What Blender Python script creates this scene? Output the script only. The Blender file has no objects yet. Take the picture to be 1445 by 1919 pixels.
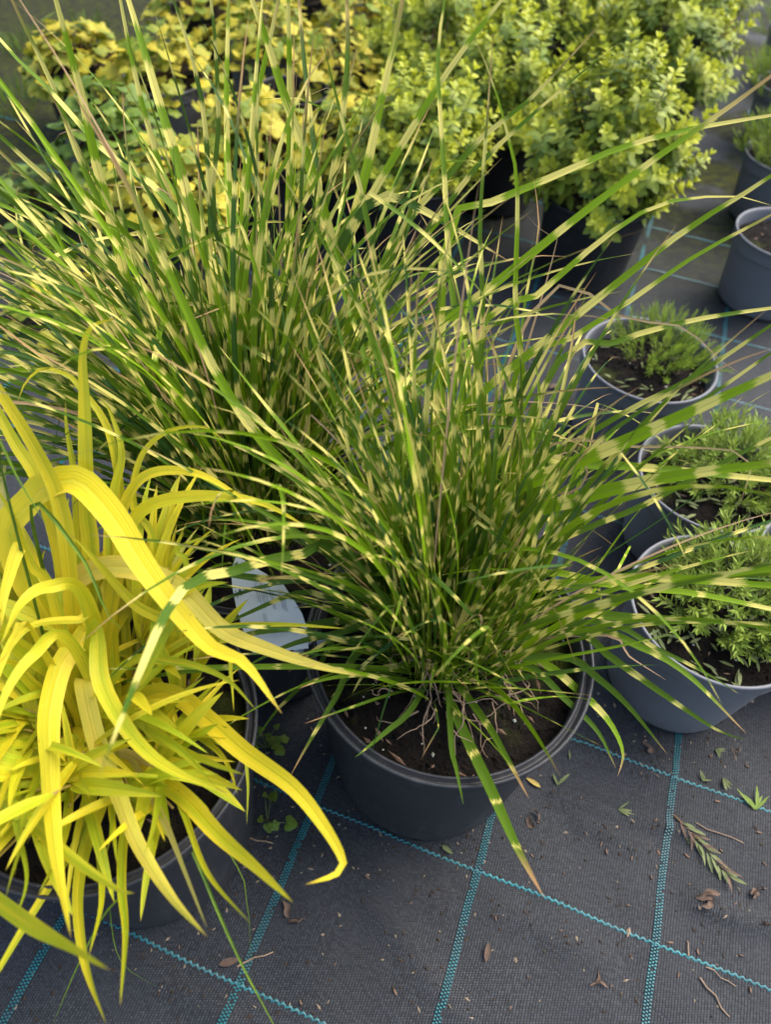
import bpy, math, random
import numpy as np
from mathutils import Vector, Matrix, Euler

scene = bpy.context.scene
COL = scene.collection
R = math.radians

# ------------------------------------------------------------------ camera
F_PX, W_PX, H_PX = 1362.26, 1445, 1919
CAM_ROT = np.array([[0.99684218, 0.06120082, 0.05059769],
                    [0.07940823, -0.76827755, -0.63517237],
                    [0.0, 0.63718449, -0.77071131]])      # rows: right, down, forward
CAM_Z = 0.88266
cam_data = bpy.data.cameras.new('camera')
cam_data.sensor_fit = 'VERTICAL'
cam_data.lens = 6.8
cam_data.sensor_height = 6.8 / F_PX * H_PX
cam_data.sensor_width = cam_data.sensor_height
cam_data.clip_start = 0.01
cam_data.clip_end = 200
cam_data.dof.use_dof = True
cam_data.dof.focus_distance = 0.70
cam_data.dof.aperture_fstop = 1.3
cam = bpy.data.objects.new('camera', cam_data)
COL.objects.link(cam)
M = Matrix.Identity(4)
for i in range(3):
    M[i][0] = CAM_ROT[0, i]; M[i][1] = -CAM_ROT[1, i]; M[i][2] = -CAM_ROT[2, i]
M[2][3] = CAM_Z
cam.matrix_world = M
scene.camera = cam

# ------------------------------------------------------------------ sky and sun
SUN_EL, SUN_AZ = R(54), R(58)          # azimuth measured clockwise from +y
world = bpy.data.worlds.new('World'); scene.world = world
world.use_nodes = True
wn = world.node_tree.nodes; wl = world.node_tree.links
wn.clear()
sky = wn.new('ShaderNodeTexSky'); sky.sky_type = 'NISHITA'; sky.sun_disc = False
sky.sun_elevation = SUN_EL; sky.sun_rotation = SUN_AZ
sky.air_density = 1.0; sky.dust_density = 4.0; sky.ozone_density = 0.6
bg = wn.new('ShaderNodeBackground'); bg.inputs['Strength'].default_value = 0.13
wo = wn.new('ShaderNodeOutputWorld')
wl.new(sky.outputs[0], bg.inputs[0]); wl.new(bg.outputs[0], wo.inputs[0])
sun_d = bpy.data.lights.new('sun', 'SUN'); sun_d.energy = 1.25; sun_d.angle = R(50)
sun_d.color = (1.0, 0.98, 0.95)
sun = bpy.data.objects.new('sun', sun_d); COL.objects.link(sun)
sv = Vector((math.sin(SUN_AZ) * math.cos(SUN_EL), math.cos(SUN_AZ) * math.cos(SUN_EL), math.sin(SUN_EL)))
sun.rotation_euler = sv.to_track_quat('Z', 'Y').to_euler()

vs = scene.view_settings
vs.view_transform = 'Standard'; vs.look = 'None'; vs.gamma = 1.0; vs.use_curve_mapping = False
vs.exposure = 1.45
scene.cycles.max_bounces = 6
scene.cycles.diffuse_bounces = 3
scene.cycles.glossy_bounces = 2
scene.cycles.transmission_bounces = 3
scene.cycles.transparent_max_bounces = 6
scene.cycles.use_denoising = True

# ------------------------------------------------------------------ helpers
rng = random.Random(7)
U = rng.uniform
CAMP = np.array([0, 0, CAM_Z])

def ray(x, y):
    return CAM_ROT.T @ np.array([(x - W_PX / 2) / F_PX, (y - H_PX / 2) / F_PX, 1.0])
def at_z(x, y, z=0.0):                 # the point of the photograph that lies at height z
    d = ray(x, y); return CAMP + d * (z - CAM_Z) / d[2]
def at_d(x, y, depth):                 # the point of the photograph at a given distance
    return CAMP + ray(x, y) * depth
def depth_of(p):
    return float(CAM_ROT[2] @ (np.asarray(p) - CAMP))

def tag(o, label=None, cat=None, group=None, kind=None):
    if label: o['label'] = label
    if cat: o['category'] = cat
    if group: o['group'] = group
    if kind: o['kind'] = kind
    return o

def link(name, data, parent=None, loc=None):
    o = bpy.data.objects.new(name, data); COL.objects.link(o)
    if parent is not None: o.parent = parent
    if loc is not None: o.location = loc
    return o

def empty(name, loc):
    o = link(name, None, None, loc); o.empty_display_size = 0.03
    return o

class MB:
    """collects verts, faces, uv and one colour attribute, builds ONE mesh"""
    def __init__(s): s.v = []; s.f = []; s.uv = []; s.c = []
    def add(s, v, f, uv=None, c=None):
        n = len(s.v)
        s.v.extend([tuple(float(k) for k in a) for a in v])
        s.f.extend([tuple(i + n for i in a) for a in f])
        s.uv.extend(uv if uv is not None else [(0.0, 0.0)] * len(v))
        s.c.extend(c if c is not None else [(0.0, 0.0, 0.0, 0.0)] * len(v))
    def mesh(s, name, mat, smooth=True):
        me = bpy.data.meshes.new(name)
        me.from_pydata(s.v, [], s.f)
        nl = len(me.loops)
        li = np.empty(nl, dtype=np.int32); me.loops.foreach_get('vertex_index', li)
        uvl = me.uv_layers.new(name='UVMap')
        uvl.data.foreach_set('uv', np.asarray(s.uv, dtype=np.float32)[li].ravel())
        ca = me.color_attributes.new('bl', 'FLOAT_COLOR', 'POINT')
        ca.data.foreach_set('color', np.asarray(s.c, dtype=np.float32).ravel())
        if smooth: me.polygons.foreach_set('use_smooth', [True] * len(me.polygons))
        me.materials.append(mat); me.update()
        return me
    def build(s, name, mat, parent=None, smooth=True, origin=None):
        if origin is not None:
            o_ = np.asarray(origin, float)
            s.v = [tuple(np.asarray(a) - o_) for a in s.v]
        return link(name, s.mesh(name, mat, smooth), parent)

# ------------------------------------------------------------------ node helper
class NT:
    def __init__(s, name):
        s.m = bpy.data.materials.new(name); s.m.use_nodes = True
        s.t = s.m.node_tree; s.t.nodes.clear()
    def n(s, typ, **kw):
        x = s.t.nodes.new(typ)
        for k, v in kw.items(): setattr(x, k, v)
        return x
    def put(s, sock, v):
        if isinstance(v, bpy.types.NodeSocket): s.t.links.new(v, sock)
        elif v is not None:
            try: sock.default_value = v
            except Exception: sock.default_value = tuple(v) + (1.0,)
    def math(s, op, a, b=None, c=None, clamp=False):
        x = s.n('ShaderNodeMath', operation=op, use_clamp=clamp)
        s.put(x.inputs[0], a)
        if b is not None: s.put(x.inputs[1], b)
        if c is not None: s.put(x.inputs[2], c)
        return x.outputs[0]
    def mix(s, f, a, b, blend='MIX'):
        x = s.n('ShaderNodeMix', data_type='RGBA', blend_type=blend)
        s.put(x.inputs[0], f)
        for k, v in ((6, a), (7, b)):
            s.put(x.inputs[k], v if isinstance(v, bpy.types.NodeSocket) else tuple(v)[:3] + (1.0,))
        return x.outputs[2]
    def rng(s, v, a, b, c=0.0, d=1.0, smooth=False):
        x = s.n('ShaderNodeMapRange', interpolation_type='SMOOTHSTEP' if smooth else 'LINEAR')
        for k, q in enumerate((v, a, b, c, d)): s.put(x.inputs[k], q)
        return x.outputs[0]
    def noise(s, vec, scale, detail=2.0, rough=0.5, dim='3D'):
        x = s.n('ShaderNodeTexNoise', noise_dimensions=dim)
        if vec is not None: s.put(x.inputs['Vector'], vec)
        s.put(x.inputs['Scale'], scale); s.put(x.inputs['Detail'], detail); s.put(x.inputs['Roughness'], rough)
        return x.outputs[0]
    def vec(s, x=0.0, y=0.0, z=0.0):
        q = s.n('ShaderNodeCombineXYZ')
        for k, v in enumerate((x, y, z)): s.put(q.inputs[k], v)
        return q.outputs[0]
    def obj(s): return s.n('ShaderNodeTexCoord').outputs['Object']
    def uv(s):
        q = s.n('ShaderNodeSeparateXYZ'); s.t.links.new(s.n('ShaderNodeTexCoord').outputs['UV'], q.inputs[0])
        return q.outputs[0], q.outputs[1]
    def attr(s):
        a = s.n('ShaderNodeAttribute', attribute_name='bl')
        q = s.n('ShaderNodeSeparateColor'); s.t.links.new(a.outputs['Color'], q.inputs[0])
        return q.outputs[0], q.outputs[1], q.outputs[2], a.outputs['Alpha']
    def bump(s, h, strength=0.5, dist=0.001):
        b = s.n('ShaderNodeBump'); s.put(b.inputs['Height'], h)
        b.inputs['Strength'].default_value = strength; b.inputs['Distance'].default_value = dist
        return b.outputs[0]
    def done(s, col, rough=0.5, spec=0.4, normal=None, trans=0.0, tcol=None, coat=0.0):
        p = s.n('ShaderNodeBsdfPrincipled'); o = s.n('ShaderNodeOutputMaterial')
        s.put(p.inputs['Base Color'], col if isinstance(col, bpy.types.NodeSocket) else tuple(col)[:3] + (1.0,))
        s.put(p.inputs['Roughness'], rough); s.put(p.inputs['Specular IOR Level'], spec)
        if normal is not None: s.t.links.new(normal, p.inputs['Normal'])
        out = p.outputs[0]
        if trans > 0:
            t = s.n('ShaderNodeBsdfTranslucent')
            s.put(t.inputs[0], tcol if tcol is not None else col)
            if normal is not None: s.t.links.new(normal, t.inputs['Normal'])
            mx = s.n('ShaderNodeMixShader'); mx.inputs[0].default_value = trans
            s.t.links.new(out, mx.inputs[1]); s.t.links.new(t.outputs[0], mx.inputs[2]); out = mx.outputs[0]
        s.t.links.new(out, o.inputs[0])
        return s.m

# ------------------------------------------------------------------ materials
def mat_zebra():
    s = NT('banded_grass'); u, v = s.uv(); ph, t, tone, dead = s.attr()
    p9 = s.math('MULTIPLY', ph, 37.0)
    drift = s.noise(s.vec(s.math('MULTIPLY', v, 9.0), p9, 0.0), 1.0, 1.0)
    jag = s.noise(s.vec(s.math('MULTIPLY', u, 11.0), s.math('MULTIPLY', v, 7.0), p9), 1.0, 2.0, 0.75)
    freq = s.rng(ph, 0.0, 1.0, 21.0, 31.0)
    vw = s.math('MULTIPLY', v, s.math('MAXIMUM', s.math('MULTIPLY_ADD', v, -0.42, 1.0), 0.65))
    a = s.math('MULTIPLY_ADD', vw, freq, p9)
    a = s.math('MULTIPLY_ADD', drift, 1.9, a)
    a = s.math('MULTIPLY_ADD', jag, 0.46, a)
    tri = s.math('MULTIPLY', s.math('ABSOLUTE', s.math('SUBTRACT', s.math('FRACT', a), 0.5)), 2.0)
    duty = s.rng(v, 0.05, 0.42, 0.78, 0.60)
    duty = s.math('ADD', duty, s.rng(s.noise(s.vec(p9, s.math('MULTIPLY', v, 3.0), 4.0), 1.0, 0.0), 0.3, 0.7, -0.16, 0.18))
    plain = s.math('MULTIPLY', dead, -1.0, clamp=True)
    duty = s.math('MULTIPLY_ADD', plain, 0.24, s.math('ADD', duty, -0.01))
    dead = s.math('MAXIMUM', dead, 0.0)
    band = s.rng(s.math('SUBTRACT', tri, duty), -0.02, 0.04, 0.0, 1.0, True)
    green = s.mix(tone, (0.019, 0.066, 0.008), (0.180, 0.310, 0.004))
    vein = s.noise(s.vec(s.math('MULTIPLY', u, 26.0), s.math('MULTIPLY', v, 6.0), p9), 1.0, 1.0)
    green = s.mix(s.rng(vein, 0.35, 0.7, 0.0, 0.40), green, s.mix(tone, (0.052, 0.122, 0.034), (0.24, 0.355, 0.006)))
    cream = s.mix(s.rng(vein, 0.3, 0.7), (0.66, 0.56, 0.12), (0.72, 0.645, 0.19))
    cream = s.mix(s.math('MULTIPLY', tone, 0.25), cream, (0.55, 0.52, 0.10))
    col = s.mix(band, green, cream)
    # sheath and midrib
    mid = s.math('ABSOLUTE', s.math('SUBTRACT', u, 0.5))
    col = s.mix(s.rng(mid, 0.025, 0.07, 0.35, 0.0), col, (0.10, 0.15, 0.03))
    # brown, dry tips and rust flecks
    tip = s.rng(s.math('ADD', t, s.math('MULTIPLY', s.math('SUBTRACT', jag, 0.5), 0.10)), s.rng(ph, 0.0, 1.0, 0.78, 1.06), s.rng(ph, 0.0, 1.0, 0.90, 1.12))
    col = s.mix(tip, col, (0.42, 0.25, 0.11))
    fl = s.noise(s.vec(s.math('MULTIPLY', u, 3.0), s.math('MULTIPLY', v, 55.0), p9), 1.0, 3.0, 0.65)
    col = s.mix(s.rng(fl, 0.70, 0.78, 0.0, 0.75), col, (0.26, 0.11, 0.025))
    dry = s.mix(vein, (0.36, 0.20, 0.10), (0.55, 0.40, 0.24))
    col = s.mix(dead, col, dry)
    nb = s.bump(s.noise(s.vec(s.math('MULTIPLY', u, 20.0), s.math('MULTIPLY', v, 3.0), 0.0), 1.0, 1.0), 0.35, 0.0006)
    return s.done(col, 0.52, 0.16, nb, 0.24, s.mix(0.30, col, (0.30, 0.36, 0.01), 'MIX'))

def mat_gold_grass():
    s = NT('golden_grass'); u, v = s.uv(); ph, t, tone, dead = s.attr()
    p9 = s.math('MULTIPLY', ph, 37.0)
    vein = s.noise(s.vec(s.math('MULTIPLY', u, 15.0), s.math('MULTIPLY', v, 2.5), p9), 1.0, 2.0, 0.6)
    patch = s.noise(s.vec(s.math('MULTIPLY', u, 2.0), s.math('MULTIPLY', v, 9.0), p9), 1.0, 2.0)
    fine = s.noise(s.vec(s.math('MULTIPLY', u, 48.0), s.math('MULTIPLY', v, 2.0), p9), 1.0, 1.0)
    vein = s.math('MULTIPLY_ADD', s.math('SUBTRACT', fine, 0.5), 0.7, vein)
    tn = s.math('ADD', tone, s.rng(patch, 0.3, 0.7, -0.42, 0.36), clamp=True)
    col = s.mix(tn, (0.36, 0.46, 0.010), (0.80, 0.63, 0.018))
    col = s.mix(s.rng(vein, 0.42, 0.72, 0.0, 0.35), col, s.mix(tn, (0.45, 0.54, 0.04), (0.86, 0.69, 0.08)))
    mid = s.math('ABSOLUTE', s.math('SUBTRACT', u, 0.5))
    col = s.mix(s.rng(mid, 0.0, 0.07, 0.28, 0.0), col, (0.42, 0.38, 0.01))
    edge = s.rng(mid, 0.44, 0.50, 0.0, 0.30)
    col = s.mix(edge, col, (0.80, 0.62, 0.08))
    pale = s.mix(vein, (0.66, 0.52, 0.13), (0.78, 0.66, 0.30))
    col = s.mix(dead, col, pale)
    sp = s.noise(s.vec(s.math('MULTIPLY', u, 9.0), s.math('MULTIPLY', v, 150.0), p9), 1.0, 1.0)
    col = s.mix(s.rng(sp, 0.74, 0.80, 0.0, 0.6), col, (0.30, 0.16, 0.03))
    tip = s.rng(t, 0.965, 1.0, 0.0, 0.9)
    col = s.mix(tip, col, (0.30, 0.17, 0.05))
    nb = s.bump(s.math('ADD', vein, s.rng(mid, 0.0, 0.08, -0.8, 0.0)), 0.5, 0.0007)
    return s.done(col, 0.42, 0.30, nb, 0.32, s.mix(0.5, col, (0.60, 0.56, 0.01)))

def mat_leaf(name, young, old, trans=0.3, rough=0.45, spread=0.25):
    s = NT(name); u, v = s.uv(); ph, t, tone, dead = s.attr()
    rnd = s.n('ShaderNodeObjectInfo').outputs['Random']
    f = s.math('ADD', tone, s.rng(rnd, 0.0, 1.0, -spread, spread), clamp=True)
    col = s.mix(f, old, young)
    mid = s.math('ABSOLUTE', s.math('SUBTRACT', u, 0.5))
    col = s.mix(s.rng(mid, 0.0, 0.08, 0.35, 0.0), col, young)
    n = s.noise(s.vec(u, v, s.math('MULTIPLY', rnd, 20.0)), 5.0, 2.0)
    col = s.mix(s.rng(n, 0.3, 0.7, 0.0, 0.35), col, s.mix(0.5, old, young))
    col = s.mix(dead, col, (0.25, 0.13, 0.05))
    return s.done(col, rough, 0.25, s.bump(n, 0.3, 0.002), trans)

def mat_simple(name, a, b, scale=60.0, rough=0.7, spec=0.3, bump=0.3, dist=0.001, trans=0.0):
    s = NT(name); o = s.obj()
    n = s.noise(o, scale, 4.0, 0.6)
    return s.done(s.mix(s.rng(n, 0.3, 0.7), a, b), rough, spec, s.bump(n, bump, dist), trans)

def mat_pot(name, base, dust=0.25):
    s = NT(name); o = s.obj()
    n1 = s.noise(o, 9.0, 4.0, 0.6); n2 = s.noise(o, 160.0, 2.0, 0.6)
    q = s.n('ShaderNodeSeparateXYZ'); s.t.links.new(o, q.inputs[0])
    streak = s.noise(s.vec(s.math('MULTIPLY', q.outputs[0], 60.0), s.math('MULTIPLY', q.outputs[1], 60.0), s.math('MULTIPLY', q.outputs[2], 5.0)), 1.0, 3.0, 0.6)
    col = s.mix(s.rng(n1, 0.35, 0.75, 0.0, dust), base, tuple(min(1, c * 1.6 + 0.02) for c in base))
    col = s.mix(s.rng(streak, 0.55, 0.8, 0.0, dust * 1.2), col, (0.11, 0.105, 0.10))
    low = s.rng(q.outputs[2], 0.0, 0.05, 0.45, 0.0)
    col = s.mix(s.math('MULTIPLY', low, s.rng(n2, 0.35, 0.65)), col, (0.085, 0.075, 0.06))
    wl_ = s.math('ADD', q.outputs[2], s.math('MULTIPLY', s.noise(o, 28.0, 3.0), 0.05))
    wm = s.math('MULTIPLY', s.rng(s.math('ABSOLUTE', s.math('SUBTRACT', wl_, 0.135)), 0.0, 0.0035, 0.5, 0.0), s.rng(n1, 0.45, 0.6))
    col = s.mix(wm, col, tuple(c * 0.45 for c in base))
    sp = s.noise(o, 420.0, 1.0)
    col = s.mix(s.rng(sp, 0.72, 0.78, 0.0, 0.6), col, (0.20, 0.18, 0.15))
    return s.done(col, s.rng(n1, 0.3, 0.7, 0.42, 0.62), 0.45, s.bump(n2, 0.12, 0.001))

def mat_soil():
    s = NT('potting_soil'); o = s.obj()
    n = s.noise(o, 90.0, 5.0, 0.7); m = s.noise(o, 11.0, 3.0, 0.6); k = s.noise(o, 260.0, 2.0)
    col = s.mix(s.rng(n, 0.3, 0.7), (0.003, 0.0025, 0.002), (0.012, 0.009, 0.0065))
    col = s.mix(s.rng(m, 0.55, 0.68, 0.0, 0.8), col, s.mix(k, (0.020, 0.028, 0.004), (0.065, 0.080, 0.008)))
    return s.done(col, 0.9, 0.15, s.bump(s.math('ADD', n, k), 0.9, 0.004))

def mat_fabric():
    s = NT('woven_ground_fabric'); o = s.obj()
    q = s.n('ShaderNodeSeparateXYZ'); s.t.links.new(o, q.inputs[0]); x, y = q.outputs[0], q.outputs[1]
    wob = s.noise(o, 25.0, 2.0)
    cx = s.math('MULTIPLY_ADD', x, 1 / 0.0030, s.math('MULTIPLY', wob, 0.8))
    row = s.math('FLOOR', cx)
    cy = s.math('MULTIPLY_ADD', y, 1 / 0.0023, s.math('MULTIPLY', row, 0.5))
    fx = s.math('ABSOLUTE', s.math('SUBTRACT', s.math('FRACT', cx), 0.5))
    fy = s.math('ABSOLUTE', s.math('SUBTRACT', s.math('FRACT', cy), 0.5))
    gap = s.math('MAXIMUM', s.rng(fx, 0.30, 0.48, 0.0, 1.0, True), s.rng(fy, 0.34, 0.48, 0.0, 0.7, True))
    h = s.math('SUBTRACT', 1.0, gap)
    cell = s.noise(s.vec(s.math('MULTIPLY', row, 0.73), s.math('MULTIPLY', s.math('FLOOR', cy), 0.31), 0.0), 2.7, 0.0)
    base = s.mix(s.rng(cell, 0.3, 0.7), (0.0235, 0.0262, 0.0300), (0.048, 0.0535, 0.060))
    col = s.mix(s.math('MULTIPLY', gap, 0.75), base, (0.007, 0.007, 0.0075))
    d = s.noise(o, 4.5, 5.0, 0.65); d2 = s.noise(o, 38.0, 4.0, 0.7)
    col = s.mix(s.math('MULTIPLY', s.rng(d, 0.42, 0.72), s.rng(d2, 0.35, 0.75, 0.05, 0.42)), col, (0.066, 0.067, 0.070))
    ff = s.noise(o, 330.0, 2.0, 0.6)
    col = s.mix(s.rng(ff, 0.70, 0.77, 0.0, 0.55), col, (0.18, 0.16, 0.13))
    # mossy, earthy patches further back along the rows
    far = s.math('MAXIMUM', s.rng(y, 0.95, 1.6), s.math('MULTIPLY', s.rng(x, -0.25, -0.75), s.rng(y, 0.3, 0.9)))
    mo = s.noise(o, 3.2, 5.0, 0.62); mo2 = s.noise(o, 45.0, 3.0, 0.7)
    lf = s.rng(x, 0.1, -0.8, 0.0, 0.30)
    mk = s.math('MULTIPLY', far, s.rng(s.math('ADD', mo, lf), 0.40, 0.52))
    moss = s.mix(s.rng(mo2, 0.35, 0.65), (0.016, 0.014, 0.008), (0.060, 0.068, 0.012))
    col = s.mix(s.math('MULTIPLY', mk, s.rng(mo2, 0.25, 0.6, 0.55, 1.0)), col, moss)
    return s.done(col, s.rng(d, 0.3, 0.7, 0.55, 0.72), s.rng(mk, 0.0, 0.6, 0.26, 0.05), s.bump(h, 0.8, 0.0012))

def mat_teal():
    s = NT('teal_thread'); o = s.obj(); n = s.noise(o, 30.0, 3.0, 0.6); k = s.noise(o, 500.0, 1.0)
    col = s.mix(s.rng(n, 0.35, 0.7), (0.004, 0.105, 0.125), (0.016, 0.185, 0.20))
    col = s.mix(s.rng(s.noise(o, 7.0, 4.0), 0.5, 0.7, 0.0, 0.45), col, (0.10, 0.15, 0.15))
    return s.done(col, 0.4, 0.5, s.bump(k, 0.3, 0.0005))

ZEB = mat_zebra(); GOLD = mat_gold_grass()
POT_DARK = mat_pot('dark_grey_pot_plastic', (0.022, 0.0235, 0.027), 0.30)
POT_GREY = mat_pot('grey_pot_plastic', (0.150, 0.155, 0.168), 0.20)
POT_BLACK = mat_pot('black_pot_plastic', (0.012, 0.012, 0.014), 0.15)
SOIL = mat_soil(); FABRIC = mat_fabric(); TEAL = mat_teal()
SHRUB = mat_leaf('golden_shrub_leaf', (0.60, 0.62, 0.05), (0.125, 0.225, 0.05), 0.30)
YLEAF = mat_leaf('yellow_round_leaf', (0.66, 0.53, 0.045), (0.13, 0.22, 0.020), 0.28, 0.5, 0.62)
GLEAF = mat_leaf('green_lobed_leaf', (0.22, 0.31, 0.03), (0.060, 0.14, 0.025), 0.30)
HERB = mat_leaf('herb_needle', (0.34, 0.44, 0.07), (0.13, 0.22, 0.045), 0.28)
HERB2 = mat_leaf('herb_feather', (0.32, 0.44, 0.05), (0.12, 0.21, 0.03), 0.28)
RUNNER = mat_simple('plain_green_blade', (0.05, 0.11, 0.012), (0.14, 0.22, 0.015), 50, 0.5, 0.2, 0.1, trans=0.2)
STEM = mat_simple('woody_stem', (0.10, 0.055, 0.03), (0.20, 0.12, 0.06), 80)
CULM = mat_simple('grass_culm', (0.26, 0.17, 0.035), (0.42, 0.32, 0.06), 40, 0.5)
STRAW = mat_simple('dry_straw', (0.22, 0.14, 0.09), (0.46, 0.33, 0.22), 60, 0.7, trans=0.15)
CHIP = mat_simple('wood_chip', (0.12, 0.07, 0.045), (0.24, 0.15, 0.095), 90)
DEADLEAF = mat_simple('dead_leaf', (0.085, 0.055, 0.040), (0.19, 0.125, 0.085), 70, 0.7, trans=0.15)
CLIP = mat_simple('leaf_clipping', (0.10, 0.14, 0.045), (0.22, 0.25, 0.10), 60, 0.6, trans=0.2)
PERL = mat_simple('perlite', (0.35, 0.36, 0.27), (0.62, 0.62, 0.52), 90)
MOSS = mat_simple('moss', (0.04, 0.06, 0.008), (0.13, 0.15, 0.02), 150)

# ------------------------------------------------------------------ ground
GYAW = -0.29503531
A = 0.2; B = 0.2 * 0.95805142
GO = np.array([-0.956575856 * A, 2.58892986 * A])      # grid origin: line V0 x line H0
cg, sg = math.cos(GYAW), math.sin(GYAW)
def to_grid(p):
    d = np.asarray(p)[:2] - GO
    return cg * d[0] + sg * d[1], -sg * d[0] + cg * d[1]
FOLDS = []
for (a, b, h, w) in [((1040, 1490), (1290, 1560), 0.0045, 0.008), ((1090, 1540), (1220, 1600), 0.0035, 0.007),
                     ((1300, 1690), (1470, 1745), 0.005, 0.009), ((700, 1700), (860, 1900), 0.0028, 0.012),
                     ((930, 1700), (1130, 1800), 0.0022, 0.014), ((560, 1600), (830, 1690), 0.0026, 0.011),
                     ((250, 1800), (420, 1910), 0.003, 0.010), ((1100, 1400), (1260, 1440), 0.003, 0.008),
                     ((1230, 520), (1330, 560), 0.006, 0.02), ((1290, 200), (1390, 220), 0.008, 0.03)]:
    FOLDS.append((np.array(to_grid(at_z(*a))), np.array(to_grid(at_z(*b))), h * 1.4, w))
def ground_h(u, v):
    z = 0.0010 * math.sin(u * 21 + 1.7 * math.sin(v * 9)) + 0.0008 * math.sin(v * 33 + 2 * math.sin(u * 13 + 1))
    z += 0.0007 * math.sin(u * 57 + v * 40)
    for a, b, h, w in FOLDS:
        d = b - a; q = np.array((u, v)) - a; L = d @ d; t = min(1, max(0, (q @ d) / L))
        e = q - t * d; r2 = float(e @ e) / (w * w)
        if r2 < 9: z += h * math.exp(-r2)
    return z - 0.002
def axis(lo, hi, step, far):
    a = list(np.arange(lo, hi + 1e-6, step)); s = step; x = a[0]; pre = []
    while x > -far: s *= 1.35; x -= s; pre.append(x)
    x = a[-1]; s = step; post = []
    while x < far: s *= 1.35; x += s; post.append(x)
    return pre[::-1] + a + post
gx = axis(-0.5, 0.95, 0.009, 40); gy = axis(-0.62, 0.55, 0.009, 60)
gv = [(u, v, ground_h(u, v)) for v in gy for u in gx]
nx = len(gx)
gf = [(j * nx + i, j * nx + i + 1, (j + 1) * nx + i + 1, (j + 1) * nx + i) for j in range(len(gy) - 1) for i in range(nx - 1)]
mb = MB(); mb.add(gv, gf)
ground = mb.build('ground', FABRIC)
ground.location = (GO[0], GO[1], 0); ground.rotation_euler = (0, 0, GYAW)
tag(ground, 'black woven ground fabric with teal marker threads under the pots', kind='structure')

def marker_v(i):
    u0 = i * A; mb = MB(); y = -0.75
    while y < 2.2:
        st = 0.0033 if y < 0.75 else 0.012
        for k in range(3):
            u = u0 + (k - 1) * 0.0029 + 0.0004 * math.sin(y * 60)
            yy = y + (k % 2) * st * 0.5
            if U(0, 1) < 0.03: continue
            hw, hh = 0.00125, st * 0.33
            z = ground_h(u, yy) + 0.0006; top = z + 0.0009
            v = [(u - hw, yy - hh, z), (u + hw, yy - hh, z), (u + hw, yy + hh, z), (u - hw, yy + hh, z),
                 (u - hw * .75, yy - hh * .5, top), (u + hw * .75, yy - hh * .5, top), (u + hw * .75, yy + hh * .5, top), (u - hw * .75, yy + hh * .5, top)]
            mb.add(v, [(4, 5, 6, 7), (0, 1, 5, 4), (1, 2, 6, 5), (2, 3, 7, 6), (3, 0, 4, 7)])
        y += st
    tag(mb.build('marker_ribbon', TEAL, ground, False), kind='stuff')
def marker_h(j, off=0.0):
    v0 = -j * B + off; mb = MB(); n = int(3.4 / 0.0013); vv = []
    for k in range(n):
        u = -1.4 + k * 0.0013
        c = v0 + 0.0011 * math.sin(u * 2 * math.pi / 0.0075) + 0.0008 * math.sin(u * 30)
        w = 0.00135 + 0.0004 * math.sin(u * 2 * math.pi / 0.0037)
        z = ground_h(u, c) + 0.0004; hump = 0.0010 + 0.0005 * math.sin(u * 2 * math.pi / 0.0075 + 1)
        vv += [(u, c - w, z), (u, c, z + hump), (u, c + w, z)]
    ff = []
    for k in range(n - 1):
        a = 3 * k; ff += [(a, a + 3, a + 4, a + 1), (a + 1, a + 4, a + 5, a + 2)]
    mb.add(vv, ff); mb.build('marker_thread', TEAL, ground)
for i in range(-3, 6): marker_v(i)
for j in range(-7, 4): marker_h(j)

# ------------------------------------------------------------------ lathe and pots
def lathe(mb, prof, seg=64, c=(0, 0), close=False):
    n = len(prof); v = []
    for k in range(seg):
        a = 2 * math.pi * k / seg
        for r, z in prof: v.append((c[0] + r * math.cos(a), c[1] + r * math.sin(a), z))
    f = []
    for k in range(seg):
        k2 = (k + 1) % seg
        for i in range(n - 1): f.append((k * n + i, k2 * n + i, k2 * n + i + 1, k * n + i + 1))
    mb.add(v, f)

def blob(mb, p, r, sq=(1, 1, 1), jit=0.25):
    o = [(1, 0, 0), (-1, 0, 0), (0, 1, 0), (0, -1, 0), (0, 0, 1), (0, 0, -1)]
    a = U(0, 6.28); ca, sa = math.cos(a), math.sin(a)
    v = []
    for d in o:
        k = r * U(1 - jit, 1 + jit); x, y, z = d[0] * sq[0] * k, d[1] * sq[1] * k, d[2] * sq[2] * k
        v.append((p[0] + ca * x - sa * y, p[1] + sa * x + ca * y, p[2] + z))
    mb.add(v, [(0, 2, 4), (2, 1, 4), (1, 3, 4), (3, 0, 4), (2, 0, 5), (1, 2, 5), (3, 1, 5), (0, 3, 5)])

def leaflet(mb, p, d, up, L, w, fold=0.25, curl=0.2, c=(0, 0, 0, 0), n=3, prof=0.9):
    d = np.asarray(d, float); d /= np.linalg.norm(d)
    s = np.cross(d, up); s /= (np.linalg.norm(s) + 1e-9); nn = np.cross(s, d)
    v = []; uv = []; cc = []
    for i in range(n + 1):
        t = i / n; ww = w * 0.5 * math.sin(math.pi * (0.06 + 0.90 * t) ** prof) ** 0.75 if 0 < i < n else w * (0.05 if i == 0 else 0.10)
        q = np.asarray(p) + d * L * t - nn * curl * L * t * t
        for k, e in ((0, -1), (1, 0), (2, 1)):
            v.append(q + s * ww * e + nn * abs(e) * fold * ww); uv.append((k * 0.5, t)); cc.append((c[0], t, c[2], c[3]))
    f = []
    for i in range(n):
        a = 3 * i; f += [(a, a + 1, a + 4, a + 3), (a + 1, a + 2, a + 5, a + 4)]
    mb.add(v, f, uv, cc)

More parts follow.
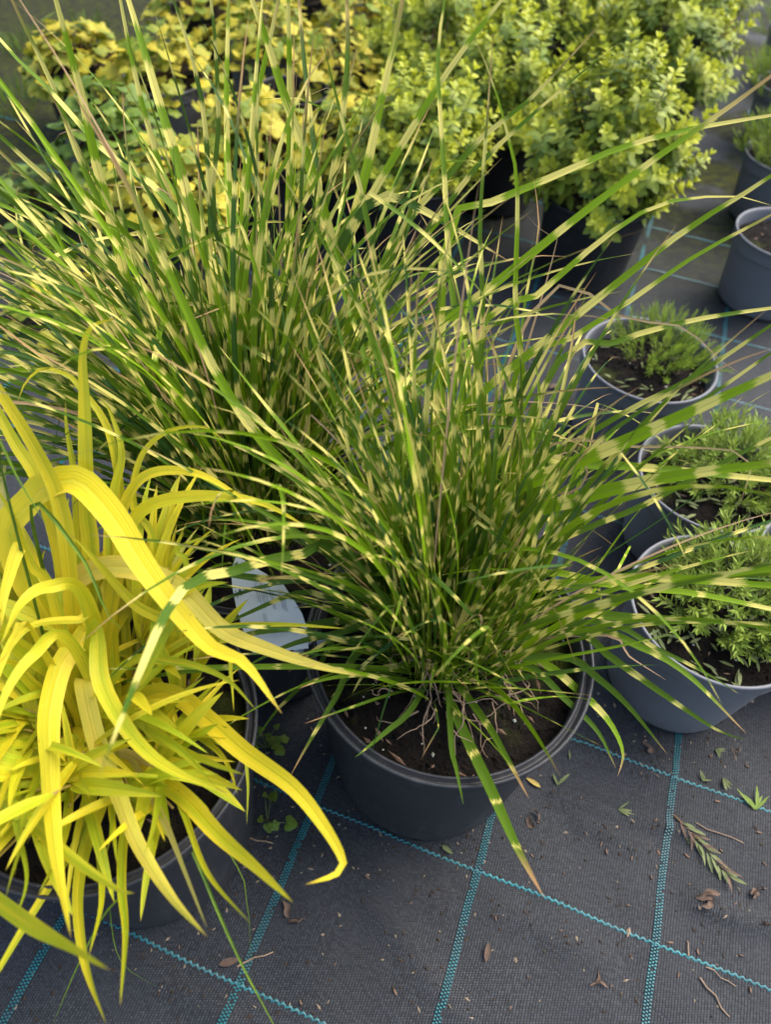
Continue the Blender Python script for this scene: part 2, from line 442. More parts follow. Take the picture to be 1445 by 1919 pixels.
def tube(mb, pts, r0, r1, seg=5, c=(0, 0, 0, 0)):
    pts = [np.asarray(p, float) for p in pts]; n = len(pts); v = []
    for i, p in enumerate(pts):
        t = pts[min(i + 1, n - 1)] - pts[max(i - 1, 0)]; t /= (np.linalg.norm(t) + 1e-9)
        a = np.cross(t, (0, 0, 1) if abs(t[2]) < 0.9 else (1, 0, 0)); a /= np.linalg.norm(a); b = np.cross(t, a)
        r = r0 + (r1 - r0) * i / (n - 1)
        for k in range(seg):
            q = 2 * math.pi * k / seg; v.append(p + a * r * math.cos(q) + b * r * math.sin(q))
    f = [(i * seg + k, i * seg + (k + 1) % seg, (i + 1) * seg + (k + 1) % seg, (i + 1) * seg + k) for i in range(n - 1) for k in range(seg)]
    f.append(tuple(range((n - 1) * seg, n * seg)))
    mb.add(v, f, None, [c] * len(v))

def make_pot(x, y, h, r, mat, label, group=None, taper=0.80, soil_drop=0.025, style=0, crumbs=120, clip=0):
    root = empty('plant_pot', (x, y, 0))
    tag(root, label, 'plant pot', group)
    rb = r * taper
    def rad(z): return rb + (r * 0.955 - rb) * z / h
    band = 0.022 if style == 0 else 0.030
    mb = MB()
    prof = [(rb * 0.4, 0.006), (rb * 0.93, 0.006), (rb * 0.975, 0.001), (rb, 0.008), (rad(h * .25), h * .25), (rad(h * .5), h * .5), (rad(h * .75), h * .75),
            (rad(h - band) - 0.0005, h - band - 0.0025), (rad(h - band) + 0.0008, h - band - 0.001), (r * 0.975, h - band + 0.003)]
    lathe(mb, prof, 72)
    mb.build('wall', mat, root)
    mb = MB()
    if style == 0:      # heavy double lip with a groove
        prof = [(r * 0.975, h - band + 0.002), (r * 0.985, h - 0.006), (r * 0.997, h - 0.004), (r, h - 0.0015), (r * 0.994, h), (r * 0.982, h + 0.0003), (r * 0.972, h - 0.0015),
                (r * 0.966, h - 0.008), (r * 0.945, h - 0.0085), (r * 0.938, h - 0.003), (r * 0.930, h - 0.0025), (r * 0.918, h - 0.004),
                (r * 0.912, h - 0.03), (r * 0.86, h - 0.10)]
    else:
        prof = [(r * 0.973, h - band + 0.002), (r * 0.978, h - 0.008), (r * 0.985, h - 0.006), (r * 1.0, h - 0.004), (r * 1.006, h - 0.0015), (r * 0.998, h + 0.0006), (r * 0.980, h + 0.0008),
                (r * 0.962, h - 0.0012), (r * 0.952, h - 0.006), (r * 0.945, h - 0.02), (r * 0.86, h - 0.09)]
    lathe(mb, prof, 72); mb.build('rim', mat, root)
    sz = h - soil_drop; sr = r * 0.915
    mb = MB(); rings = 14; seg = 48; v = [(0, 0, sz + 0.004)]; f = []
    for i in range(1, rings + 1):
        q = sr * i / rings
        for k in range(seg):
            a = 2 * math.pi * k / seg
            z = sz + 0.012 * (1 - (i / rings) ** 2) + U(-0.0025, 0.0025)
            v.append((q * math.cos(a), q * math.sin(a), z))
    for k in range(seg): f.append((0, 1 + k, 1 + (k + 1) % seg))
    for i in range(rings - 1):
        for k in range(seg):
            a = 1 + i * seg + k; b = 1 + i * seg + (k + 1) % seg; f.append((a, a + seg, b + seg, b))
    mb.add(v, f); so = mb.build('soil', SOIL, root)
    def spot(m=0.97):
        q = sr * m * math.sqrt(U(0, 1)); a = U(0, 6.283)
        return (q * math.cos(a), q * math.sin(a), sz + 0.012 * (1 - (q / sr) ** 2))
    if crumbs:
        mb = MB()
        for _ in range(crumbs): blob(mb, spot(), U(0.0015, 0.0042), (1.3, 0.8, 0.7), 0.35)
        tag(mb.build('soil_crumbs', SOIL, so, False), kind='stuff')
        mb = MB()
        for _ in range(max(4, crumbs // 8)): blob(mb, spot(), U(0.001, 0.0026), (1, 1, 0.8))
        tag(mb.build('perlite_grains', PERL, so, False), kind='stuff')
        mb = MB()
        for _ in range(crumbs // 6):
            p = spot(); a = U(0, 6.28); L = U(0.006, 0.02)
            blob(mb, p, L * 0.5, (1.0, 0.22, 0.16), 0.3)
        tag(mb.build('bark_bits', CHIP, so, False), kind='stuff')
    if clip:
        mb = MB()
        for _ in range(clip):
            p = spot(0.95); a = U(0, 6.28); L = U(0.010, 0.024)
            leaflet(mb, (p[0], p[1], p[2] + U(0.002, 0.007)), (math.cos(a), math.sin(a), U(-0.2, 0.35)), (0, 0, 1), L, U(0.0025, 0.005), 0.3, U(-0.2, 0.3))
        tag(mb.build('leaf_clippings', CLIP, so), kind='stuff')
    return root

# pots, with (x, y, height, radius) in metres
P_MAIN = (0.072, 0.357, 0.262, 0.141); P_BACK = (-0.140, 0.500, 0.262, 0.134); P_GOLD = (-0.231, 0.242, 0.270, 0.135)
make_pot(*P_MAIN, POT_DARK, 'dark grey pot with soil showing, holding the nearest banded grass', 'large dark grey pots', 0.80, 0.030, 0, 420)
make_pot(*P_BACK, POT_DARK, 'dark pot mostly hidden under the banded grass further back', 'large dark grey pots', 0.80, 0.030, 0, 120)
make_pot(*P_GOLD, POT_DARK, 'dark pot under the drooping golden grass', 'large dark grey pots', 0.80, 0.030, 0, 160)
HP = {'r1': (0.404, 0.960, 0.162, 0.108), 'r2': (0.455, 0.720, 0.150, 0.103), 'r3': (0.400, 0.482, 0.176, 0.105), 'r4': (0.585, 0.565, 0.150, 0.103),
      'ra': (0.768, 1.411, 0.152, 0.106), 'rb': (0.880, 1.780, 0.150, 0.104), 'rc': (1.030, 2.230, 0.150, 0.104), 'rd': (1.20, 2.72, 0.150, 0.104)}
HG = 'grey herb pots along the right'
make_pot(*HP['r1'], POT_GREY, 'grey pot of feathery green herb, furthest of three below the empty pot', HG, 0.80, 0.030, 1, 150, 30)
make_pot(*HP['r2'], POT_GREY, 'grey pot of needle herb, middle of three on the right', HG, 0.80, 0.028, 1, 120, 70)
make_pot(*HP['r3'], POT_GREY, 'grey pot of needle herb, nearest of the right-hand pots', HG, 0.80, 0.030, 1, 160, 110)
make_pot(*HP['r4'], POT_GREY, 'grey pot cut off by the right edge behind the nearest herb', HG, 0.80, 0.030, 1, 80, 30)
make_pot(*HP['ra'], POT_GREY, 'grey pot of bare soil at the right edge', HG, 0.80, 0.025, 1, 120)
make_pot(*HP['rb'], POT_GREY, 'grey pot directly behind the bare soil pot, with feathery herb', HG, 0.80, 0.02, 1, 60)
make_pot(*HP['rc'], POT_GREY, 'grey pot at the upper right edge under the bushy herb', HG, 0.80, 0.02, 1, 0)
make_pot(*HP['rd'], POT_GREY, 'grey pot in the top right corner', HG, 0.80, 0.02, 1, 0)

# ------------------------------------------------------------------ grass blades
def catmull(P, n):
    P = [np.asarray(p, float) for p in P]
    if len(P) == 2: return [P[0] + (P[1] - P[0]) * t for t in np.linspace(0, 1, n)]
    Q = [2 * P[0] - P[1]] + P + [2 * P[-1] - P[-2]]
    seg = [np.linalg.norm(P[i + 1] - P[i]) for i in range(len(P) - 1)]; cum = np.concatenate([[0], np.cumsum(seg)]); out = []
    for s in np.linspace(0, cum[-1], n):
        i = min(len(seg) - 1, int(np.searchsorted(cum, s, 'right') - 1)); t = (s - cum[i]) / (seg[i] + 1e-12)
        a, b, c, d = Q[i], Q[i + 1], Q[i + 2], Q[i + 3]
        out.append(0.5 * ((2 * b) + (c - a) * t + (2 * a - 5 * b + 4 * c - d) * t * t + (3 * b - a - 3 * c + d) * t ** 3))
    return out

def w_zebra(t): return min(1.0, 0.45 + t * 2.6) * (1 - max(0, (t - 0.45) / 0.55) ** 1.7) ** 0.9 + 0.015
def w_gold(t): return min(1.0, 0.30 + t * 4.0) * (1 - max(0, (t - 0.35) / 0.65) ** 1.9) ** 0.85 + 0.01

def ribbon(mb, pts, width, wf, face, roll=0.0, twist=0.0, fold=0.22, tone=0.5, dead=0.0, wav=0.0, vs_=1.0):
    """a folded leaf blade along pts; face = vector its upper side looks to"""
    n = len(pts); ph = U(0, 1); L = U(0, 0.004); v = []; uv = []; cc = []; prev = None
    wp = U(0, 6.28)
    for i, p in enumerate(pts):
        if i: L += float(np.linalg.norm(p - pts[i - 1]))
        t = i / (n - 1)
        T = pts[min(i + 1, n - 1)] - pts[max(i - 1, 0)]; T = T / (np.linalg.norm(T) + 1e-9)
        s = np.cross(T, face)
        if np.linalg.norm(s) < 0.15: s = s + np.cross(T, (0.3, 0.8, 0.5))
        s = s / (np.linalg.norm(s) + 1e-9)
        if prev is not None:
            if s @ prev < 0: s = -s
            s = s + prev * 1.5; s = s - T * (s @ T); s /= np.linalg.norm(s)
        prev = s
        nn = np.cross(s, T)
        a = roll + twist * t; ca, sa = math.cos(a), math.sin(a)
        S = s * ca + nn * sa; N = nn * ca - s * sa
        w = width * 0.5 * wf(t); fo = fold * w
        wv = wav * math.sin(L * 60 + wp) * w
        for k, e in enumerate((-1, -0.5, 0, 0.5, 1)):
            q = p + S * w * e + N * (fo * (abs(e) ** 1.3) + wv * e * e * (1 if e > 0 else -0.7))
            v.append(q); uv.append((k * 0.25, L * vs_)); cc.append((ph, t, tone, dead))
    f = []
    for i in range(n - 1):
        for k in range(4):
            a = 5 * i + k; f.append((a, a + 1, a + 6, a + 5))
    mb.add(v, f, uv, cc)

def hero_path(root, px, dtip, ext=False, dstart=None):
    """root in 3D; px a traced run of photo points; the depth runs smoothly from the root's to dtip"""
    if ext:
        a, b = np.array(px[-2]), np.array(px[-1]); px = px + [tuple(b + (b - a) / np.linalg.norm(b - a) * 190.0)]
    d0 = depth_of(root); rp = np.array(project(root))
    P = [rp] + [np.array(q, float) for q in px]
    L = np.concatenate([[0], np.cumsum([np.linalg.norm(P[i + 1] - P[i]) for i in range(len(P) - 1)])]); L /= L[-1]
    pts = [np.asarray(root, float)]
    for q, l in zip(P[1:], L[1:]):
        pts.append(at_d(q[0], q[1], d0 + (dtip - d0) * l))
    return pts
def project(p):
    q = CAM_ROT @ (np.asarray(p) - CAMP); return W_PX / 2 + F_PX * q[0] / q[2], H_PX / 2 + F_PX * q[1] / q[2]

def grow(root, az, tilt, L, sheath, flare, droop, n=15, bend=0.0):
    """a blade: up the sheath along the shoot, then flaring out and drooping under its weight"""
    d = np.array([math.sin(tilt) * math.cos(az), math.sin(tilt) * math.sin(az), math.cos(tilt)])
    out = np.array([math.cos(az), math.sin(az), 0.0]); side = np.array([-out[1], out[0], 0.0])
    p = np.asarray(root, float); pts = [p.copy()]; st = L / (n - 1)
    for i in range(1, n):
        s = i * st / L
        if s > sheath:
            k = (s - sheath) / (1 - sheath + 1e-6)
            d = d + out * flare * st * 4 * math.exp(-k * 3) + np.array([0, 0, -1.0]) * droop * st * (0.4 + 2.2 * k) + side * bend * st
            d /= np.linalg.norm(d)
        p = p + d * st
        if p[2] < 0.012: p[2] = 0.012; d[2] = abs(d[2]) * 0.2
        pts.append(p.copy())
    return pts

def px_len(pts):
    """how much of the blade the photograph would see, in pixels"""
    s = 0; last = None
    for p in pts:
        if depth_of(p) < 0.1: last = None; continue
        q = np.array(project(p)); inside = -30 < q[0] < W_PX + 30 and -30 < q[1] < H_PX + 30
        if last is not None and inside: s += np.linalg.norm(q - last)
        last = q
    return s

def too_near(pts):
    for p in pts[2:]:
        d = depth_of(p); r = np.linalg.norm(np.asarray(p) - CAMP)
        if r < 0.40: return True
    return False

UPV = np.array([0, 0, 1.0]); TOCAM = -CAM_ROT[2]

def plant_grass(name, label, cat, group, pot, heroes, randoms, mat, wf, part, keep=300, base_r=0.05, extra=None):
    x, y, h, r = pot; root = empty(name, (x, y, h - 0.02)); o_ = np.array([x, y, h - 0.02])
    tag(root, label, cat, group)
    bl = list(heroes) + list(randoms)
    bl.sort(key=lambda b: -b['rank'])
    rest = MB(); nrest = 0
    for i, b in enumerate(bl):
        mb = MB() if i < keep else rest
        ribbon(mb, b['pts'], b['w'], wf, b['face'], b['roll'], b['twist'], b.get('fold', 0.22), b['tone'], b.get('dead', 0.0), b.get('wav', 0.0), b.get('vs', 1.0))
        if i < keep: mb.build(part, mat, root, True, o_)
        else: nrest += 1
    if nrest: tag(rest.build('small_leaves', mat, root, True, o_), kind='stuff')
    return root, o_

def hero(pot, px, dtip, wpx, ext=False, tone=None, dead=0.0, roll=None, jr=0.035, n=22, mm=None, wav=0.0, fold=0.2, zoff=-0.02, root=None):
    x, y, h, r = pot
    a = U(0, 6.28); q = jr * math.sqrt(U(0, 1))
    rt = np.array([x + q * math.cos(a), y + q * math.sin(a), h + zoff]) if root is None else np.asarray(root)
    path = hero_path(rt, px, dtip, ext)
    pts = catmull(path, n)
    dm = 0.5 * (depth_of(pts[n // 2]) + dtip)
    return dict(pts=pts, w=mm / 1000 if mm else wpx * dm / F_PX, face=TOCAM + 0.25 * UPV, roll=U(-0.35, 0.35) if roll is None else roll, twist=U(-0.3, 0.3),
                tone=U(0.3, 1.0) if tone is None else tone, dead=dead, rank=1e6, wav=wav, fold=fold)

Z_MAIN = []
def zm(px, d, w, **k): Z_MAIN.append(hero(P_MAIN, px, d, w, **k))
zm([(868, 1370), (920, 1480), (970, 1590), (1020, 1682)], 0.50, 24, tone=0.35, dead=-0.9)
zm([(845, 1380), (855, 1440), (869, 1508)], 0.56, 13, tone=0.3, dead=-0.6)
zm([(905, 1345), (950, 1420), (992, 1497)], 0.55, 15, tone=0.35, dead=-0.6)
zm([(770, 1330), (725, 1370), (665, 1420)], 0.60, 12, tone=0.3, dead=-0.6)
zm([(690, 1210), (628, 1310), (580, 1390), (545, 1452)], 0.60, 14, tone=0.3, dead=-0.6)
zm([(660, 1170), (590, 1260), (520, 1330), (470, 1400)], 0.70, 11, tone=0.3, dead=-0.6)
zm([(1010, 1240), (1080, 1290), (1140, 1350), (1168, 1410), (1158, 1455)], 0.67, 16)
zm([(990, 1250), (1060, 1310), (1120, 1370), (1155, 1440)], 0.66, 13, tone=0.3, dead=-0.6)
zm([(1050, 1230), (1120, 1270), (1180, 1325), (1252, 1414)], 0.66, 15, tone=0.3, dead=-0.6)
zm([(1060, 1180), (1150, 1235), (1250, 1305), (1345, 1368), (1400, 1386)], 0.62, 15, tone=0.35, dead=-0.6)
zm([(1090, 1180), (1200, 1212), (1290, 1265), (1400, 1375)], 0.62, 16, tone=0.6, dead=-0.6)
zm([(1100, 1165), (1240, 1220), (1330, 1265), (1385, 1300)], 0.64, 12)
zm([(1000, 1140), (1150, 1155), (1280, 1162), (1425, 1170)], 0.60, 20, tone=0.4, roll=0.05)
zm([(980, 1110), (1100, 1092), (1200, 1082), (1320, 1088), (1448, 1098)], 0.56, 20, ext=True, tone=0.85, roll=0.1)
zm([(1000, 1080), (1150, 1098), (1300, 1112), (1448, 1142)], 0.60, 15, ext=True, tone=0.9)
zm([(930, 960), (1050, 882), (1180, 825), (1300, 770), (1448, 703)], 0.47, 33, ext=True, tone=0.95, roll=0.15)
zm([(950, 1000), (1080, 937), (1200, 905), (1300, 887), (1448, 868)], 0.50, 29, ext=True, tone=0.9, roll=-0.1)
zm([(960, 890), (1100, 872), (1250, 880), (1448, 900)], 0.56, 20, ext=True, tone=0.6)
zm([(820, 660), (900, 558), (1021, 456), (1141, 362), (1254, 279), (1353, 211), (1448, 141)], 0.58, 17, ext=True, tone=0.9)
zm([(830, 480), (900, 392), (1030, 335), (1150, 282), (1280, 245), (1448, 216)], 0.62, 16, ext=True, tone=0.85)
zm([(780, 880), (900, 740), (1021, 640), (1141, 543), (1281, 434), (1390, 366), (1448, 328)], 0.56, 17, ext=True, tone=0.75)
zm([(960, 720), (1060, 642), (1180, 565), (1300, 482), (1448, 402)], 0.58, 12, ext=True, tone=0.8)
zm([(900, 640), (1002, 558), (1134, 445), (1232, 385), (1334, 368), (1402, 370), (1448, 385)], 0.62, 15, tone=0.8)
zm([(1030, 705), (1150, 642), (1300, 600), (1448, 577)], 0.62, 13, ext=True, tone=0.4)
zm([(1000, 900), (1150, 785), (1290, 712), (1448, 608)], 0.57, 12, ext=True, tone=0.4)
zm([(980, 960), (1120, 850), (1270, 780), (1448, 660)], 0.60, 10, ext=True, tone=0.3)
zm([(980, 1050), (1100, 990), (1200, 950), (1330, 880), (1448, 820)], 0.60, 12, ext=True, tone=0.3)
zm([(970, 800), (966, 566), (970, 415), (968, 324), (949, 241), (923, 151), (885, 60)], 0.60, 11, tone=0.95)
zm([(870, 860), (841, 484), (834, 346), (827, 242), (820, 104), (834, 0)], 0.60, 12, ext=True, tone=0.5)
zm([(760, 900), (720, 640), (690, 420), (640, 220), (600, 60)], 0.62, 15, tone=0.4)
zm([(720, 940), (690, 700), (640, 540), (600, 400)], 0.64, 15, tone=0.5)
zm([(890, 900), (905, 600), (900, 420), (915, 200), (925, 60)], 0.60, 11, tone=0.35)
zm([(960, 760), (985, 560), (1010, 430), (1000, 330)], 0.66, 9, tone=0.4)
zm([(1000, 800), (1060, 640), (1100, 560), (1095, 540), (1060, 545)], 0.66, 10, tone=0.35)
zm([(760, 1000), (640, 780), (560, 560), (480, 440)], 0.64, 14)
zm([(700, 1030), (560, 900), (470, 800), (400, 690), (340, 560), (284, 443), (230, 330), (170, 230), (121, 149)], 0.52, 21, tone=0.85, roll=0.1)
zm([(640, 1032), (560, 1040), (500, 1050), (430, 1072), (360, 1088), (310, 1150), (270, 1240), (230, 1340), (185, 1455)], 0.35, 24, tone=0.25, roll=0.0)
zm([(700, 1098), (600, 1086), (500, 1085), (400, 1072), (260, 1062)], 0.62, 17, tone=0.2)
zm([(760, 1100), (660, 1088), (560, 1082), (492, 1086), (484, 1108)], 0.63, 14, tone=0.2)
zm([(770, 1233), (720, 1200), (620, 1145), (516, 1104)], 0.64, 14, tone=0.7)
zm([(820, 1137), (740, 1080), (660, 1038), (580, 1008), (500, 992), (425, 974)], 0.62, 14, tone=0.4)
zm([(720, 1160), (560, 1175), (460, 1190), (380, 1225)], 0.66, 16, tone=0.25, dead=-0.6)
zm([(740, 1170), (620, 1190), (540, 1210), (440, 1260)], 0.66, 13, tone=0.25, dead=-0.6)
zm([(730, 1130), (620, 1120), (560, 1110), (440, 1160), (360, 1200)], 0.64, 13, tone=0.25)
zm([(780, 1160), (690, 1165), (600, 1210), (540, 1260)], 0.64, 12, tone=0.25)
zm([(790, 1180), (760, 1080), (750, 980), (770, 930)], 0.62, 13, tone=0.7)
zm([(830, 1120), (850, 1060), (860, 1020), (835, 1000)], 0.60, 10, tone=0.6)
zm([(880, 1180), (890, 1240), (898, 1290)], 0.64, 11, tone=0.5)
zm([(810, 1250), (770, 1245), (690, 1260), (660, 1300)], 0.66, 12, tone=0.6)
zm([(900, 1280), (960, 1250), (985, 1275)], 0.66, 9, tone=0.6)
zm([(840, 1100), (900, 1010), (960, 900), (1010, 780), (1000, 640)], 0.60, 13, tone=0.8)
# thin dry ones
zm([(700, 1010), (690, 930), (708, 880)], 0.66, 6, dead=1.0)
zm([(1000, 960), (1080, 920), (1102, 880), (1080, 845), (1030, 860)], 0.60, 7, dead=1.0)
zm([(1000, 860), (1200, 838), (1380, 845), (1410, 870), (1385, 950)], 0.56, 6, dead=0.85)
zm([(1000, 580), (1180, 600), (1290, 615), (1330, 660), (1400, 708)], 0.62, 7, dead=0.9)
zm([(1040, 470), (1000, 430), (985, 400)], 0.7, 5, dead=1.0)
zm([(1130, 1190), (1180, 1230), (1250, 1275)], 0.64, 6, dead=1.0)

Z_BACK = []
def zb(px, d, w, **k): Z_BACK.append(hero(P_BACK, px, d, w, **k))
zb([(664, 623), (644, 540), (609, 408), (575, 294), (536, 190), (495, 62), (468, -10)], 0.62, 23, ext=True, tone=0.85, roll=0.1)
zb([(541, 560), (541, 450), (543, 311), (543, 208), (542, 104), (540, 0)], 0.66, 16, ext=True, tone=0.9, roll=0.0)
zb([(620, 560), (660, 420), (692, 294), (706, 225), (723, 149), (737, 86), (754, 0)], 0.66, 20, ext=True, tone=0.85)
zb([(610, 540), (664, 429), (713, 339), (768, 249), (830, 149), (889, 66), (941, 0)], 0.66, 20, ext=True, tone=0.85)
zb([(600, 420), (636, 280), (645, 190), (652, 100), (650, 0)], 0.70, 15, ext=True, tone=0.35)
zb([(600, 560), (640, 460), (689, 384), (727, 367), (761, 377), (830, 415), (882, 446), (955, 490)], 0.66, 24, tone=0.05, roll=0.0)
zb([(420, 760), (330, 620), (250, 560), (222, 470), (200, 380), (175, 290), (160, 210), (142, 138), (104, 0)], 0.56, 22, ext=True, tone=0.85)
zb([(400, 640), (320, 500), (250, 420), (200, 400), (150, 300), (120, 220), (90, 140), (55, 70), (22, 0)], 0.66, 14, ext=True, tone=0.6)
zb([(450, 600), (380, 470), (300, 360), (200, 290), (150, 235), (92, 168), (40, 120), (0, 75)], 0.62, 18, ext=True, tone=0.5)
zb([(420, 640), (300, 540), (170, 400), (110, 310), (50, 215), (0, 160)], 0.62, 17, ext=True, tone=0.6)
zb([(400, 660), (280, 520), (150, 390), (60, 310), (0, 255)], 0.62, 15, ext=True, tone=0.4)
zb([(420, 700), (300, 580), (170, 480), (80, 420), (0, 383)], 0.62, 15, ext=True, tone=0.7)
zb([(430, 760), (280, 650), (160, 570), (60, 510), (0, 470)], 0.62, 17, ext=True, tone=0.6)
zb([(430, 800), (300, 720), (180, 640), (60, 560), (0, 530)], 0.62, 15, ext=True, tone=0.5)
zb([(400, 860), (267, 810), (183, 780), (90, 690), (0, 610)], 0.60, 15, ext=True, tone=0.25)
zb([(440, 910), (353, 853), (280, 830), (140, 763), (83, 740), (0, 706)], 0.58, 13, ext=True, tone=0.35)
zb([(430, 640), (370, 430), (340, 330), (300, 200), (265, 80), (240, 0)], 0.66, 22, ext=True, tone=0.7)
zb([(400, 620), (350, 480), (290, 280), (262, 180), (240, 80), (225, 0)], 0.66, 13, ext=True, tone=0.85)
zb([(440, 640), (430, 400), (424, 200), (426, 90), (428, 0)], 0.70, 13, ext=True, tone=0.85)
zb([(470, 640), (455, 400), (478, 200), (500, 100), (522, 0)], 0.68, 15, ext=True, tone=0.9)
zb([(460, 640), (400, 400), (410, 240), (402, 60), (395, 0)], 0.72, 13, ext=True, tone=0.3)
zb([(500, 640), (485, 420), (480, 250), (488, 120)], 0.72, 12, tone=0.3)
zb([(400, 640), (395, 420), (380, 200), (345, 60), (325, 0)], 0.70, 12, ext=True, tone=0.15)
zb([(560, 600), (600, 420), (585, 250), (570, 120), (560, 0)], 0.72, 13, ext=True, tone=0.1)
zb([(380, 700), (330, 420), (275, 290), (215, 190), (150, 115)], 0.66, 9, tone=0.5)
zb([(480, 560), (520, 330), (600, 200), (500, 185), (455, 188)], 0.7, 10, tone=0.6)
zb([(620, 640), (700, 560), (760, 420), (840, 330), (900, 260), (1000, 180), (1130, 40)], 0.66, 15, tone=0.4)
zb([(650, 640), (740, 520), (880, 330), (960, 250), (1050, 170), (1160, 80)], 0.68, 14, tone=0.3)
zb([(640, 600), (740, 460), (800, 330), (860, 300), (920, 310)], 0.7, 11, tone=0.5)
zb([(300, 500), (235, 440), (185, 415), (0, 350)], 0.62, 10, tone=0.8)
zb([(402, 1060), (373, 913), (333, 787), (300, 697), (260, 580), (220, 430), (195, 330)], 0.52, 7, tone=0.6, fold=0.9)
zb([(330, 640), (250, 550), (200, 540), (150, 565), (90, 600)], 0.64, 10, tone=0.9)
zb([(560, 620), (480, 560), (420, 575), (330, 610)], 0.66, 10, tone=0.8)
zb([(330, 430), (320, 370), (300, 355), (180, 345)], 0.68, 6, dead=1.0)
zb([(520, 300), (500, 270), (510, 220), (530, 215)], 0.74, 5, dead=1.0)
zb([(560, 420), (570, 200), (610, 165), (650, 180)], 0.74, 5, dead=0.8)

def zebra_random(pot, n, cx_tilt, lens, front_ok, wmm, azc=None, azs=None, crowd=None):
    x, y, h, r = pot; out = []; tries = 0
    while len(out) < n and tries < n * 12:
        tries += 1
        az = U(0, 2 * math.pi) if azc is None else rng.gauss(azc, azs)
        tilt = abs(rng.gauss(0, cx_tilt)) + 0.05
        if tilt > 1.35: continue
        q = 0.055 * math.sqrt(U(0, 1)); ra = az + rng.gauss(0, 0.7)
        rt = (x + q * math.cos(ra), y + q * math.sin(ra), h - 0.025)
        front = max(0.0, -math.sin(az))
        L = U(*lens) * (1 - 0.45 * front * min(1, tilt / 0.8))
        if front > 0.4 and U(0, 1) > front_ok: continue
        pts = grow(rt, az, tilt * U(0.5, 0.95), L, U(0.10, 0.45), U(0.2, 2.4) * (0.4 + tilt), U(0.2, 2.1) ** 1.7, 17, rng.gauss(0, 1.5))
        if U(0, 1) < 0.10:                     # a creased blade: the outer part hangs
            i0 = rng.randint(7, 12); dd = pts[i0] - pts[i0 - 1]; st = float(np.linalg.norm(dd)); dd = dd / st
            dd = dd * 0.5 + np.array([rng.gauss(0, .5), rng.gauss(0, .5), U(-0.9, -0.3)]); dd /= np.linalg.norm(dd)
            for j in range(i0 + 1, len(pts)): dd = dd + np.array([0, 0, -0.10]); dd /= np.linalg.norm(dd); pts[j] = pts[j - 1] + dd * st * 0.8
        if too_near(pts): continue
        mx = max(p[2] for p in pts)
        if mx > 0.74: continue
        if crowd is not None and U(0, 1) > crowd([project(p) for p in pts if depth_of(p) > 0.1]): continue
        k = U(0, 1); dead = 1.0 if U(0, 1) < 0.035 else 0.0
        if not dead: dead = -U(0.3, 0.9) if mx < h + 0.11 else (-U(0.0, 0.7) if U(0, 1) < 0.2 else 0.0)
        out.append(dict(pts=pts, w=(U(*wmm) * (0.5 if dead > 0 else 1)) / 1000 * (0.65 + 0.35 * min(1, L / 0.4)), face=UPV * 0.6 + TOCAM * 0.3 - np.array([math.cos(az), math.sin(az), 0]) * 0.5,
                        roll=rng.gauss(0, 0.6), twist=rng.gauss(0, 0.6), tone=min(1, max(0, rng.gauss(0.42, 0.32))), dead=dead, rank=px_len(pts) * (0.5 + k * 0.5), fold=U(0.15, 0.45)))
    return out

# where the clumps are open the shoots are few: share of blades kept by where their ends reach
def crowd_main(q):
    x, y = q[-1]; k = 1.0
    ym = min(b for a, b in q); xm = max(a for a, b in q)
    if ym < 640: k *= 0.22
    elif ym < 760: k *= 0.6
    if xm > 1130: k *= 0.22
    elif xm > 1060: k *= 0.6
    if x < 520: k *= 0.35
    if max(b for a, b in q) > 1330: k *= 0.30
    return k
def crowd_back(q):
    ym = min(b for a, b in q); xm = max(a for a, b in q); k = 1.0
    if ym < 60: k *= 0.30
    elif ym < 260: k *= 0.42
    elif ym < 420: k *= 0.6
    if xm > 760: k *= 0.35
    return k
zr = zebra_random(P_MAIN, 270, 0.62, (0.18, 0.42), 0.35, (2.6, 5.6), crowd=crowd_main) + zebra_random(P_MAIN, 90, 0.95, (0.12, 0.26), 0.7, (3, 5.5), crowd=crowd_main) \
   + zebra_random(P_MAIN, 70, 0.55, (0.25, 0.45), 0.3, (3, 6), 0.9, 0.7, crowd=crowd_main) \
   + zebra_random(P_MAIN, 60, 0.55, (0.28, 0.46), 0.3, (3, 6), 2.1, 0.6)
plant_grass('banded_grass', 'nearest green grass with cream bands, in the pot with soil showing', 'grass', 'banded ornamental grasses', P_MAIN, Z_MAIN, zr, ZEB, w_zebra, 'blade')
zr = zebra_random(P_BACK, 190, 0.58, (0.22, 0.50), 0.10, (3, 6.2), crowd=crowd_back) + zebra_random(P_BACK, 200, 0.80, (0.26, 0.58), 0.0, (3, 6.5), 2.8, 0.55, crowd=crowd_back) \
   + zebra_random(P_BACK, 70, 0.42, (0.30, 0.56), 0.0, (3, 6.5), 1.5, 0.7, crowd=crowd_back) \
   + zebra_random(P_BACK, 70, 0.60, (0.24, 0.46), 0.1, (3, 6), 0.7, 0.5)
plant_grass('banded_grass', 'cream banded grass further back, its blades fanning to the upper left', 'grass', 'banded ornamental grasses', P_BACK, Z_BACK, zr, ZEB, w_zebra, 'blade')

